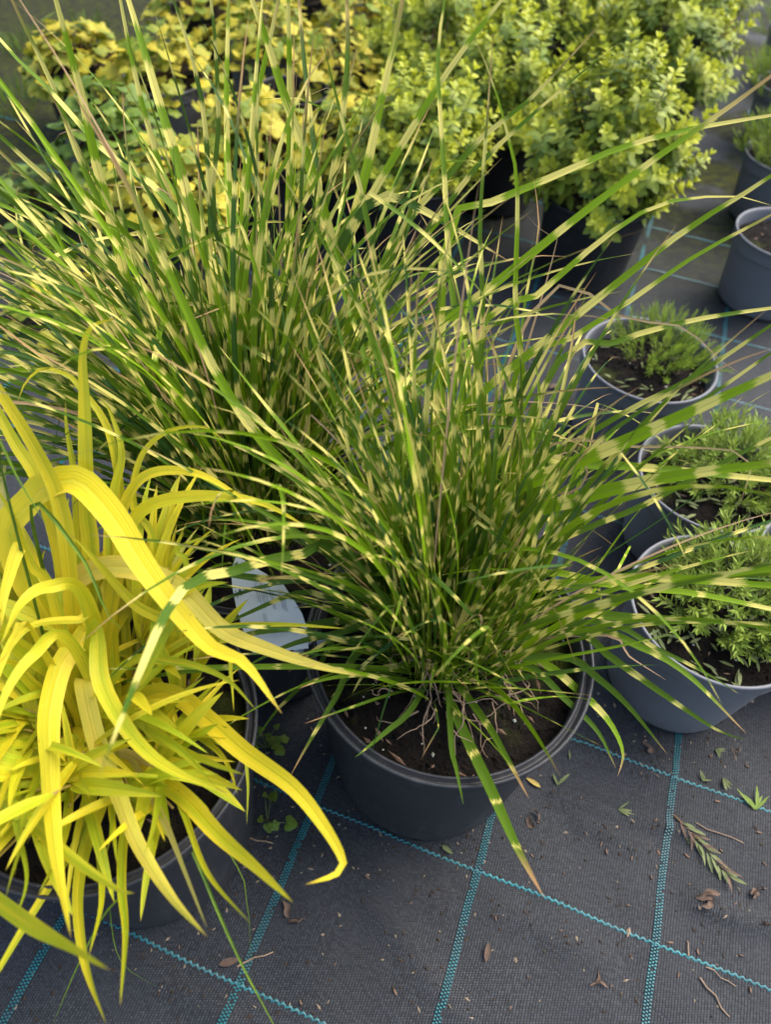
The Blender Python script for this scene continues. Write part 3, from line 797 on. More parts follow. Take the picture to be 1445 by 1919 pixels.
# dry straw and moss at the foot of the near grass
mb = MB(); x, y, h, r = P_MAIN
foot = [o for o in bpy.data.objects if o.name == 'banded_grass'][0]
for _ in range(46):
    a = rng.gauss(-1.3, 1.0); q = U(0.02, 0.075); p = np.array([x + q * math.cos(a), y + q * math.sin(a), h - 0.018 + U(0, 0.03)])
    pts = [p]; d = np.array([math.cos(a) * U(0.2, 1), math.sin(a) * U(0.2, 1), U(-0.2, 0.8)])
    for k in range(9):
        d = d + np.array([rng.gauss(0, .35), rng.gauss(0, .35), rng.gauss(-0.14, .25)]); d /= np.linalg.norm(d)
        p = p + d * U(0.004, 0.008); p[2] = max(p[2], h - 0.024); pts.append(p.copy())
    tube(mb, pts, U(0.0006, 0.0013), 0.0003, 4)
tag(mb.build('dry_straw', STRAW, foot, True, (x, y, h - 0.02)), kind='stuff')

# ------------------------------------------------------------------ golden grass
G = []
def zg(px, d, w, ddead=0.0, **k):
    k.setdefault('wav', 0.10); k.setdefault('fold', 0.16); k.setdefault('jr', 0.03)
    root = k.pop('root', None)
    if root is None:
        q = at_d(px[0][0], px[0][1], 0.5 * (depth_of((P_GOLD[0], P_GOLD[1], P_GOLD[2])) + d))
    G.append(hero(P_GOLD, px, d, w * 0.86, dead=ddead, n=44, **k))
zg([(25, 1040), (55, 940), (98, 906), (150, 903), (213, 970), (262, 1050), (320, 1130), (393, 1212), (457, 1242), (528, 1337)], 0.50, 74, tone=0.95, roll=0.1)
zg([(80, 1165), (147, 1082), (230, 1062), (333, 1100), (417, 1180), (500, 1216), (590, 1246), (682, 1268)], 0.54, 52, tone=0.9, ddead=0.35, roll=-0.1)
zg([(220, 1060), (227, 973), (250, 913), (293, 884), (367, 887), (433, 920), (482, 952)], 0.56, 32, tone=0.85)
zg([(225, 1050), (245, 985), (283, 947), (367, 930), (480, 940), (574, 986)], 0.58, 40, tone=0.6)
zg([(170, 1060), (163, 960), (160, 850), (158, 760), (155, 660), (172, 612), (222, 596)], 0.55, 40, tone=0.6, roll=0.1)
zg([(205, 1050), (212, 930), (228, 850), (205, 770), (180, 740)], 0.60, 30, tone=0.5)
zg([(150, 1050), (140, 900), (124, 800), (122, 750)], 0.60, 26, tone=0.45)
zg([(130, 1060), (108, 930), (60, 830), (0, 735)], 0.54, 46, ext=True, tone=0.9)
zg([(120, 1080), (75, 910), (30, 835), (0, 780)], 0.58, 36, ext=True, tone=0.7)
zg([(225, 1040), (225, 920), (200, 800), (150, 728), (130, 706), (83, 690), (48, 716), (30, 760)], 0.58, 22, tone=0.6)
zg([(290, 1040), (250, 950), (262, 860), (310, 810), (380, 800), (425, 830)], 0.58, 18, tone=0.6)
zg([(172, 1185), (150, 1200), (114, 1246), (91, 1337), (92, 1430), (96, 1520), (105, 1611), (132, 1757)], 0.44, 56, tone=0.8, roll=0.1)
zg([(178, 1180), (187, 1268), (215, 1332), (265, 1400), (329, 1447), (425, 1486)], 0.48, 44, tone=0.45)
zg([(265, 1307), (329, 1303), (388, 1348), (457, 1408), (548, 1474), (607, 1547), (642, 1611), (632, 1637), (571, 1658)], 0.46, 50, tone=1.0, roll=0.05)
zg([(158, 1273), (178, 1383), (215, 1474), (256, 1579), (320, 1680), (388, 1756)], 0.44, 46, tone=0.8, ddead=0.25)
zg([(200, 1400), (269, 1442), (342, 1492), (411, 1565), (480, 1625), (550, 1692)], 0.44, 46, tone=0.8)
zg([(132, 1378), (205, 1401), (292, 1437), (330, 1465)], 0.56, 26, tone=0.9, ddead=0.8)
zg([(196, 1492), (160, 1588), (146, 1680), (153, 1771), (169, 1839), (199, 1921)], 0.44, 32, ext=False, tone=0.6)
zg([(256, 1474), (233, 1565), (228, 1657), (235, 1748), (225, 1886)], 0.44, 26, tone=0.4)
zg([(0, 1469), (69, 1552), (137, 1611), (219, 1666), (252, 1674)], 0.43, 34, tone=0.4, root=(-0.30, 0.22, 0.30))
zg([(-60, 1640), (0, 1690), (60, 1732), (130, 1772), (206, 1818)], 0.36, 60, tone=0.45, root=(-0.32, 0.20, 0.36))
zg([(240, 1420), (274, 1474), (311, 1543), (347, 1634), (388, 1740)], 0.44, 26, tone=0.7, ddead=0.7)
zg([(280, 1340), (320, 1456), (347, 1529), (388, 1634), (470, 1732)], 0.44, 21, tone=0.4)
zg([(90, 1440), (64, 1520), (32, 1611), (8, 1690)], 0.44, 36, tone=0.4)
zg([(150, 1560), (105, 1640), (50, 1728), (0, 1812)], 0.44, 22, ext=True, tone=0.4)
zg([(330, 1200), (420, 1218), (432, 1262), (438, 1335)], 0.58, 16, tone=0.35)
zg([(380, 1380), (450, 1410), (464, 1460), (462, 1545)], 0.58, 12, tone=0.3)
zg([(330, 1360), (400, 1400), (430, 1440), (445, 1490)], 0.58, 18, tone=0.5)
zg([(20, 1200), (0, 1150), (-40, 1120)], 0.52, 50, tone=0.5)
zg([(60, 1280), (20, 1240), (-40, 1260)], 0.53, 30, tone=0.8)
zg([(120, 1330), (60, 1400), (20, 1500), (0, 1600)], 0.56, 34, tone=0.4)
zg([(60, 1180), (30, 1190), (0, 1250), (-20, 1330)], 0.52, 28, tone=0.9)
zg([(180, 1150), (150, 1160), (60, 1172), (0, 1240)], 0.54, 24, tone=0.9)
zg([(320, 1300), (290, 1180), (350, 1060), (330, 1030), (400, 1000)], 0.58, 26, tone=0.3)
zg([(100, 1120), (60, 1060), (20, 960), (-20, 900)], 0.54, 34, tone=0.7)
zg([(60, 1100), (40, 1020), (10, 1100), (0, 1180)], 0.53, 50, tone=0.85)
zg([(330, 1200), (250, 1130), (170, 1040), (130, 1000)], 0.56, 34, tone=0.6)
zg([(240, 1330), (300, 1230), (400, 1180), (520, 1170), (650, 1178)], 0.56, 16, tone=0.6)
for px, d, w, t in [([(110, 1400), (62, 1480), (40, 1560), (26, 1645)], 0.46, 32, 0.3), ([(180, 1420), (172, 1500), (186, 1600), (190, 1690), (165, 1795)], 0.46, 20, 0.4),
                    ([(60, 1400), (20, 1450), (-10, 1540)], 0.48, 34, 0.6), ([(215, 1400), (214, 1480), (208, 1560), (196, 1610)], 0.48, 20, 0.3), ([(240, 1340), (297, 1383), (393, 1428), (458, 1452)], 0.50, 28, 0.25),
                    ([(200, 1440), (210, 1529), (219, 1620)], 0.47, 18, 0.5), ([(120, 1380), (130, 1480), (118, 1580), (70, 1680)], 0.46, 30, 0.35), ([(60, 1340), (10, 1400), (-30, 1480)], 0.5, 30, 0.8),
                    ([(150, 1330), (250, 1350), (330, 1400), (400, 1470)], 0.49, 26, 0.35), ([(230, 1250), (330, 1240), (420, 1270), (480, 1330)], 0.52, 22, 0.4), ([(130, 1200), (60, 1230), (10, 1300), (-20, 1400)], 0.5, 34, 0.5),
                    ([(60, 1420), (30, 1520), (50, 1640), (30, 1720)], 0.45, 24, 0.2), ([(280, 1380), (300, 1450), (290, 1540), (270, 1600)], 0.46, 24, 0.3), ([(160, 1120), (90, 1100), (40, 1130), (0, 1210)], 0.5, 40, 0.6)]:
    zg(px, d, w, tone=t)
# random leaves through the clump
x, y, h, r = P_GOLD
gr = []
culms = []
for _ in range(40):
    a = U(0, 6.283); t = min(0.9, abs(rng.gauss(0, 0.5)) + 0.1); L = U(0.05, 0.13)
    q = 0.05 * math.sqrt(U(0, 1)); b = np.array([x + q * math.cos(a), y + q * math.sin(a), h - 0.02])
    d = np.array([math.sin(t) * math.cos(a), math.sin(t) * math.sin(a), math.cos(t)])
    pts = [b]; 
    for k in range(6): d = d + np.array([math.cos(a), math.sin(a), -0.3]) * 0.06; d /= np.linalg.norm(d); pts.append(pts[-1] + d * L / 6)
    culms.append((pts, a))
for pts, a in culms:
    for k in range(8):
        i = rng.randint(1, 6); p = pts[i]; az = a + rng.gauss(0, 0.9)
        L = U(0.07, 0.17); tl = U(0.4, 1.2)
        front = max(0, -math.sin(az)); L *= (1 - 0.3 * front)
        lp = grow(p, az, tl, L, 0.02, U(0.2, 0.8), U(2.0, 6.5), 15, rng.gauss(0, 0.8))
        if any(np.linalg.norm(q - CAMP) < 0.53 or q[2] > 0.42 for q in lp): continue
        if max(project(q)[0] for q in lp) > 470: continue
        if project(lp[-1])[1] > 1500 and U(0, 1) < 0.45: continue
        gr.append(dict(pts=lp, w=U(0.005, 0.013), face=UPV, roll=rng.gauss(0, 0.3), twist=rng.gauss(0, 0.4), tone=min(1, max(0, rng.gauss(0.5, 0.28))),
                       dead=U(0.3, 0.7) if (U(0, 1) < 0.06 and project(lp[-1])[1] < 1350) else 0.0, rank=px_len(lp), fold=U(0.1, 0.3), wav=U(0.0, 0.15)))
gold, go_ = plant_grass('golden_grass', 'bright yellow broad-leaved grass arching over its pot at the left', 'grass', None, P_GOLD, G, gr, GOLD, w_gold, 'leaf')
for pts, a in culms:
    mb = MB(); tube(mb, pts, 0.0016, 0.0010, 6); mb.build('stem', CULM, gold, True, go_)
# slim green runners straying out of the golden clump
for px, d, w in [([(300, 1480), (361, 1597), (411, 1716), (457, 1816), (511, 1917), (540, 1980)], 0.54, 7), ([(250, 1620), (190, 1720), (140, 1820), (96, 1925)], 0.55, 5),
                 ([(430, 1600), (462, 1690), (470, 1800)], 0.62, 3), ([(200, 1560), (205, 1700), (225, 1800), (290, 1848)], 0.62, 3),
                 ([(60, 960), (150, 1040), (200, 1150), (230, 1180)], 0.50, 11), ([(0, 860), (40, 910), (90, 990)], 0.50, 9)]:
    b = hero(P_GOLD, px, d, w, tone=0.5, n=22, fold=0.7)
    mb = MB(); ribbon(mb, b['pts'], b['w'], w_zebra, b['face'], 0.2, 0.3, 0.7, 0.2, 0.0, 0.0, 0.0)
    mb.build('runner', RUNNER, gold, True, go_)

# ------------------------------------------------------------------ herbs in the grey pots
def sprig_mesh(name, mat, L, leaves, ll, lw, seed, spread=0.9, tone0=0.3):
    mb = MB()
    bend = U(-0.2, 0.2); top = np.array([bend * L, U(-0.1, 0.1) * L, L])
    tube(mb, [(0, 0, 0), tuple(top * 0.5 + np.array([0.02 * L, 0, 0])), tuple(top)], 0.0009, 0.0004, 3, (0, 0, 0.25, 0.3))
    for i in range(leaves):
        t = 0.12 + 0.88 * i / (leaves - 1); a = i * 2.4 + U(-0.3, 0.3); e = U(0.5, 1.1) * spread * (1.15 - 0.55 * t)
        d = np.array([math.sin(e) * math.cos(a), math.sin(e) * math.sin(a), math.cos(e)])
        leaflet(mb, top * t, d, (0, 0, 1) if abs(d[2]) < 0.95 else (1, 0, 0), ll * U(0.7, 1.15), lw * U(0.8, 1.2), 0.3, U(-0.15, 0.25), (0, 0, min(1, tone0 + 0.7 * t * U(0.7, 1.1)), 0), 2)
    return mb.mesh(name, mat)
NEEDLE = [sprig_mesh('sprig', HERB, U(0.030, 0.048), 20, 0.0135, 0.0025, k) for k in range(5)]
FEATHER = [sprig_mesh('sprig', HERB2, U(0.035, 0.060), 26, 0.013, 0.0013, k, 0.7) for k in range(5)]

def herb(pot, label, meshes, n, cx, cy, rx, hz, group='potted herbs along the right', lean=0.7, sc=(0.8, 1.2)):
    x, y, h, r = pot; sz = h - 0.022
    root = empty('herb_plant', (x + cx, y + cy, sz)); tag(root, label, 'herb', group)
    for i in range(n):
        q = rx * math.sqrt(U(0, 1)); a = U(0, 6.283); k = q / rx
        p = (q * math.cos(a), q * math.sin(a) * 0.9, hz * (1 - k * k) * U(0.15, 1.0))
        o = link('sprig', meshes[i % len(meshes)], root, p)
        t = lean * k + abs(rng.gauss(0, 0.25))
        m = Matrix.Rotation(a + rng.gauss(0, 0.5), 4, 'Z') @ Matrix.Rotation(t, 4, 'Y') @ Matrix.Rotation(U(0, 6.28), 4, 'Z')
        o.rotation_euler = m.to_euler(); s = U(*sc); o.scale = (s, s, s)
    return root
herb(HP['r1'], 'feathery bright green herb filling the back half of its grey pot', FEATHER, 105, 0.03, 0.034, 0.064, 0.024, lean=0.5)
herb(HP['r2'], 'needle-leaved herb mound in the middle of three right-hand pots', NEEDLE, 190, 0.042, 0.030, 0.083, 0.044)
herb(HP['r3'], 'needle-leaved herb mound in the nearest right-hand pot', NEEDLE, 230, 0.034, 0.026, 0.077, 0.052)
herb(HP['r4'], 'low needle herb in the pot cut off by the right edge', NEEDLE, 60, 0.03, 0.02, 0.06, 0.02)
herb(HP['rb'], 'feathery herb in the pot behind the bare soil pot', FEATHER, 140, 0.0, 0.02, 0.10, 0.07, sc=(1.0, 1.5))
herb(HP['rc'], 'bushy feathery herb at the upper right edge', FEATHER, 150, 0.0, 0.0, 0.12, 0.09, sc=(1.1, 1.6))
herb(HP['rd'], 'feathery herb in the top right corner', FEATHER, 110, 0.0, 0.0, 0.12, 0.09, sc=(1.1, 1.6))

# ------------------------------------------------------------------ golden shrubs behind
def rosette(seed, L=0.07):
    mb = MB(); tube(mb, [(0, 0, 0), (U(-.004, .004), U(-.004, .004), L * .5), (0, 0, L)], 0.0013, 0.0007, 4, (0, 0, 0.1, 0.5))
    for lev in range(5):
        z = L * (0.25 + 0.75 * lev / 4); m = 4 if lev < 4 else 5; tone = (0.12, 0.25, 0.45, 0.75, 1.0)[lev]
        for k in range(m):
            a = k * 6.283 / m + lev * 0.8 + U(-0.3, 0.3); e = (1.5, 1.35, 1.15, 0.9, 0.55)[lev] + U(-0.15, 0.15)
            d = (math.sin(e) * math.cos(a), math.sin(e) * math.sin(a), math.cos(e))
            leaflet(mb, (0, 0, z), d, (0, 0, 1), (0.026, 0.026, 0.024, 0.020, 0.014)[lev] * U(0.85, 1.15), (0.0145, 0.0145, 0.0135, 0.0115, 0.008)[lev] * U(0.9, 1.15), 0.22, U(0.05, 0.35), (0, 0, min(1, max(0, tone + U(-0.12, 0.12))), 0), 5, 1.15)
    return mb.mesh('sprig', SHRUB)
ROS = [rosette(k) for k in range(6)]

def shrub(x, y, label, n=170, rx=0.17, hz=0.23, z0=0.165, r=0.115, pot_label=None, pot=True):
    if pot: make_pot(x, y, z0 + 0.012, r, POT_BLACK, pot_label, 'black pots under the golden shrubs', 0.82, 0.02, 1, 40)
    root = empty('golden_shrub', (x, y, z0)); tag(root, label, 'shrub', 'golden shrubs at the back')
    mb = MB()
    for k in range(9):
        a = U(0, 6.28); q = U(0.3, 0.8) * rx
        tube(mb, [(0.012 * math.cos(a), 0.012 * math.sin(a), -0.02), (q * 0.4 * math.cos(a), q * 0.4 * math.sin(a), hz * 0.35), (q * math.cos(a), q * math.sin(a), hz * U(0.6, 0.8))], 0.0022, 0.001, 4)
    mb.build('branches', STEM, root)
    for i in range(n):
        ct = U(0.06, 1.0); a = U(0, 6.283); st = math.sqrt(max(0, 1 - ct * ct)); k = U(0.45, 1.0) ** 0.5 * U(0.86, 1.10)
        p = (rx * k * st * math.cos(a), rx * k * st * math.sin(a), 0.03 + hz * k * ct - 0.02)
        o = link('sprig', ROS[i % 6], root, p)
        t = math.acos(max(-1, min(1, ct))) * 0.62 + rng.gauss(0, 0.22)
        m = Matrix.Rotation(a + rng.gauss(0, 0.3), 4, 'Z') @ Matrix.Rotation(t, 4, 'Y') @ Matrix.Rotation(U(0, 6.28), 4, 'Z')
        o.rotation_euler = m.to_euler(); s = U(0.55, 1.2); o.scale = (s, s, s * U(0.9, 1.3))
        if U(0, 1) < 0.09: p = tuple(c * U(1.08, 1.2) for c in p)
        o.location = Vector(p) - (m.to_3x3() @ Vector((0, 0, 0.05 * s)))
for (x, y, n, rx, hz, lab, plab) in [
    (0.385, 1.470, 210, 0.170, 0.250, 'lime green small-leaved shrub in the front black pot beside the path', 'black pot with a clear rim below the front shrub beside the path'),
    (0.010, 1.500, 170, 0.150, 0.190, 'low lime green shrub behind the middle of the banded grass', 'black pot with pale inner rim behind the banded grass tips'),
    (0.200, 1.760, 180, 0.170, 0.230, 'lime green shrub between the front shrub and the row behind', 'black pot in the gap left of the front shrub'),
    (0.585, 2.020, 200, 0.190, 0.270, 'lime green shrub overhanging the path, behind the front one', 'black pot half seen under the shrub overhanging the path'),
    (0.330, 2.180, 150, 0.190, 0.250, 'lime green shrub in the middle of the shrub block', 'black pot in the middle of the shrub block'),
    (0.030, 2.060, 160, 0.180, 0.230, 'lime green shrub next to the yellow round-leaved plants', 'black pot next to the yellow round-leaved plants'),
    (0.780, 2.560, 160, 0.200, 0.270, 'lime green shrub furthest right along the path at the top', 'black pot furthest right in the shrub block'),
    (0.500, 2.700, 120, 0.200, 0.260, 'lime green shrub at the top edge, right of centre', 'black pot at the top edge, right of centre'),
    (0.200, 2.640, 120, 0.200, 0.260, 'lime green shrub at the top edge, centre', 'black pot at the top edge, centre'),
    (-0.080, 2.620, 110, 0.190, 0.240, 'lime green shrub at the top edge, left of centre', 'black pot at the top edge, left of centre')]:
    shrub(x, y, lab, int(n * 0.82), rx * 0.97, hz, pot_label=plab)

# ------------------------------------------------------------------ yellow round-leaved plants
def lobed_leaf(mat, R_=0.017, lobes=5, name='leaf'):
    mb = MB(); n = 20; v = [(0, 0, 0.0)]; uv = [(0.5, 0.5)]; cc = [(0, 0, 0.5, 0)]
    for ring, q in ((0, 0.55), (1, 1.0)):
        for k in range(n):
            a = -math.pi + 2 * math.pi * (k + 0.5) / n
            rr = R_ * q * (1 + 0.16 * math.cos(a * lobes) - 0.30 * math.exp(-((abs(a) - math.pi) / 0.35) ** 2) + U(-0.05, 0.05))
            z = 0.07 * rr * math.cos(a * lobes) * q - 0.12 * rr * q + U(-0.0006, 0.0006)
            v.append((rr * math.cos(a) + R_ * 0.6, rr * math.sin(a), z)); uv.append((0.5 + 0.5 * q * math.sin(a), 0.5 + 0.5 * q * math.cos(a))); cc.append((0, q, 0.48 + U(-0.08, 0.08), 0))
    v[0] = (R_ * 0.6, 0, 0)
    f = [(0, 1 + k, 1 + (k + 1) % n) for k in range(n)]
    for k in range(n): f.append((1 + k, 1 + n + k, 1 + n + (k + 1) % n, 1 + (k + 1) % n))
    mb.add(v, f, uv, cc)
    return mb.mesh(name, mat)
YL = [lobed_leaf(YLEAF, U(0.014, 0.021), rng.choice((3, 5))) for _ in range(5)]
GL = [lobed_leaf(GLEAF, U(0.016, 0.024), rng.choice((3, 5))) for _ in range(5)]

def mound(x, y, label, cat, name, meshes, n, rx, hz, z0, group, pot=None, plabel=None):
    if pot is not None: make_pot(x, y, z0 + 0.01, 0.10, pot, plabel, 'pots under the yellow plants', 0.82, 0.02, 1, 30)
    root = empty(name, (x, y, z0)); tag(root, label, cat, group)
    stems = MB()
    for i in range(n):
        q = rx * math.sqrt(U(0, 1)); a = U(0, 6.283); k = q / rx
        p = np.array([q * math.cos(a), q * math.sin(a), hz * (1.05 - k * k) * U(0.3, 1.0) - (0.05 * max(0, k - 0.6))])
        o = link('leaf', meshes[i % len(meshes)], root, p)
        m = Matrix.Rotation(a + rng.gauss(0, 0.8), 4, 'Z') @ Matrix.Rotation(0.15 + 0.5 * k + rng.gauss(0, 0.25), 4, 'Y') @ Matrix.Rotation(rng.gauss(0, 0.3), 4, 'X')
        o.rotation_euler = m.to_euler(); s = U(0.6, 1.2); o.scale = (s, s, s)
        if i % 2 == 0: tube(stems, [(p[0] * .15, p[1] * .15, -0.015), (p[0] * .7, p[1] * .7, p[2] * .8), tuple(p)], 0.0012, 0.0006, 3)
    stems.build('stems', STEM, root)
YG = 'yellow round-leaved plants at the back'
for (x, y, n, rx, hz, lab, pm, pl) in [
    (-0.330, 1.560, 170, 0.150, 0.120, 'yellow round-leaved plant right behind the upright banded blades', POT_DARK, 'dark pot right behind the upright banded blades'),
    (-0.620, 1.900, 150, 0.150, 0.110, 'yellow round-leaved plant in the grey pot near the green one', POT_GREY, 'grey pot of the yellow plant near the green one'),
    (-0.420, 2.160, 160, 0.160, 0.110, 'yellow round-leaved plant in the ribbed grey pot', POT_GREY, 'grey pot seen between upright blades near the top'),
    (-0.190, 1.960, 150, 0.150, 0.120, 'yellow round-leaved plant beside the lime shrubs', POT_BLACK, 'black pot of the yellow plant beside the lime shrubs'),
    (-0.160, 2.330, 130, 0.170, 0.110, 'yellow round-leaved plant at the top edge beside the shrubs', POT_BLACK, 'black pot at the top edge beside the shrubs'),
    (-0.640, 2.420, 120, 0.170, 0.110, 'yellow round-leaved plant at the top edge, furthest left', POT_BLACK, 'black pot at the top edge, furthest left'),
    (-0.470, 1.330, 170, 0.150, 0.110, 'yellow round-leaved plant just behind the left fan of banded blades', POT_DARK, 'dark pot just behind the left fan of banded blades'),
    (-0.130, 1.640, 150, 0.130, 0.110, 'yellow round-leaved plant behind the tall middle blades', POT_DARK, 'dark pot behind the tall middle blades'),
    (-0.850, 1.960, 130, 0.130, 0.100, 'yellow-green round-leaved plant left of the grey pots', POT_BLACK, 'black pot left of the grey pots'),
    (-0.400, 2.600, 120, 0.170, 0.110, 'yellow round-leaved plant at the top edge between two others', POT_BLACK, 'black pot at the top edge between two yellow plants')]:
    mound(x, y, lab, 'plant', 'yellow_plant', YL, n + 60, rx, hz * 1.15, 0.155, YG, pm, pl)
mound(-0.640, 1.560, 'green lobed-leaved plant at the left of the yellow plants', 'plant', 'green_plant', GL, 170, 0.130, 0.130, 0.150, None, POT_GREY, 'grey pot under the green lobed-leaved plant')
mound(-0.640, 1.160, 'small yellow plant creeping low at the left edge', 'plant', 'yellow_plant', YL, 90, 0.110, 0.070, 0.03, YG)
mound(-0.840, 1.520, 'greenish plant low on the ground at the far left edge', 'plant', 'green_plant', GL, 90, 0.120, 0.08, 0.02, None)
make_pot(-0.29, 1.80, 0.20, 0.085, POT_BLACK, 'empty tall black pot standing among the yellow plants', None, 0.85, 0.05, 1, 20)

# weeds and moss on the path at the upper left
def tuft(loc, label, n, L, spread):
    root = empty('grass_tuft', loc); tag(root, label, 'grass tuft', 'weedy tufts on the path'); mb = MB()
    for _ in range(n):
        a = U(0, 6.28); q = spread * math.sqrt(U(0, 1))
        pts = grow((q * math.cos(a), q * math.sin(a), 0.05), a, U(0.1, 0.8), L * U(0.5, 1.1), 0.05, 0.4, U(1, 4), 6)
        pts = [p - np.array([0, 0, 0.05]) for p in pts]
        ribbon(mb, pts, U(0.002, 0.004), w_zebra, UPV, rng.gauss(0, .5), 0, 0.3, U(0.3, 1), 0.0, 0, 0.0)
    tag(mb.build('tuft_blades', RUNNER, root), kind='stuff')
for (px, lab) in [((60, 90), 'weedy grass tuft on the mossy path at the upper left'), ((150, 60), 'weedy grass tuft near the dark top left corner'), ((30, 200), 'weedy grass tuft at the left edge of the path'),
                  ((1330, 120), 'weedy green patch on the path near the top right pots'), ((1310, 190), 'mossy weed patch crossing the right-hand path')]:
    p = at_z(*px); tuft((p[0], p[1], 0.0), lab, 90, 0.06, 0.09)

# ------------------------------------------------------------------ plant tag
def plant_tag():
    d = 0.672
    c = [(443, 1040), (470, 1060), (497, 1075), (531, 1096), (551, 1125), (566, 1150), (576, 1180), (578, 1215), (475, 1225), (455, 1180), (443, 1140), (435, 1100), (433, 1070)]
    P = [at_d(x, y, d + (y - 1040) * 0.00010) for x, y in c]
    cen = sum(P) / len(P)
    n = np.cross(P[3] - P[8], P[0] - P[7]); n /= np.linalg.norm(n)
    if n @ TOCAM < 0: n = -n
    root = empty('plant_label', tuple(cen)); tag(root, 'pale blue-grey plastic plant label stuck between the grass pots', 'plant label')
    mb = MB(); k = len(P)
    fr = [p - cen + n * 0.0004 for p in P]; bk = [p - cen - n * 0.0004 for p in P]
    mb.add(fr + bk, [tuple(range(k)), tuple(range(2 * k - 1, k - 1, -1))] + [(i, (i + 1) % k, k + (i + 1) % k, k + i) for i in range(k)])
    card = mb.build('card', mat_simple('label_plastic', (0.56, 0.61, 0.66), (0.64, 0.69, 0.73), 30, 0.35, 0.5, 0.05), root, False)
    stake = MB()
    lo = np.array([P_MAIN[0] - 0.112, P_MAIN[1] + 0.01, P_MAIN[2] - 0.035])
    s = np.cross(n, lo - cen); s /= np.linalg.norm(s)
    a = 0.75 * P[7] + 0.25 * P[8]
    q = [a - s * 0.010, a + s * 0.010, lo + s * 0.006, lo - s * 0.006]
    v = [p - cen - n * 0.0011 for p in q] + [p - cen - n * 0.0005 for p in q]
    stake.add(v, [(0, 1, 2, 3), (7, 6, 5, 4)] + [(i, (i + 1) % 4, 4 + (i + 1) % 4, 4 + i) for i in range(4)])
    stake.build('stake', card.data.materials[0], root, False)
    ink = mat_simple('label_ink', (0.10, 0.12, 0.14), (0.17, 0.19, 0.22), 200, 0.6)
    pr = MB()
    def on(x, y):
        r_ = ray(x, y); t = ((cen + n * 0.0009 - CAMP) @ n) / (r_ @ n); return CAMP + r_ * t - cen
    # rows of tiny illegible print, running down the card
    for x0, y0, y1 in [(475, 1084, 1128), (479, 1085, 1140), (485, 1088, 1140), (489, 1090, 1134), (494, 1092, 1130), (501, 1094, 1118), (505, 1104, 1142), (509, 1106, 1142), (523, 1110, 1142), (527, 1112, 1145), (531, 1114, 1146), (493, 1150, 1182), (497, 1150, 1184)]:
        y = y0
        while y < y1:
            L = U(1.5, 5); xx = x0 + (y - y0) * 0.22
            b = min(y + L, y1); xb = x0 + (b - y0) * 0.22; w = 0.55
            pr.add([on(xx - w, y), on(xx + w, y), on(xb + w, b), on(xb - w, b)], [(0, 1, 2, 3)])
            y = b + U(0.5, 1.4)
    for (x, y) in [(441, 1108), (443, 1114), (445, 1119)]:
        pr.add([on(x - 1, y - 1.5), on(x + 1.2, y - 1.5), on(x + 1.4, y + 1.5), on(x - 0.8, y + 1.5)], [(0, 1, 2, 3)])
    pr.build('print', ink, card, False)
    em = MB(); ring = [on(449.5 + 2.6 * math.cos(t) + 0.8 * math.sin(t), 1108 + 4.2 * math.sin(t)) for t in np.linspace(0, 6.283, 15)[:-1]]
    em.add(ring, [tuple(range(len(ring)))]); em.build('emblem', mat_simple('label_emblem', (0.015, 0.02, 0.02), (0.05, 0.06, 0.06), 200), card, False)
    em = MB(); ring = [on(452 + 2.4 * math.cos(t), 1113.5 + 3.2 * math.sin(t)) for t in np.linspace(0, 6.283, 13)[:-1]]
    em.add(ring, [tuple(range(len(ring)))]); em.build('emblem', mat_simple('label_emblem_pale', (0.20, 0.25, 0.29), (0.27, 0.32, 0.36), 200), card, False)
plant_tag()

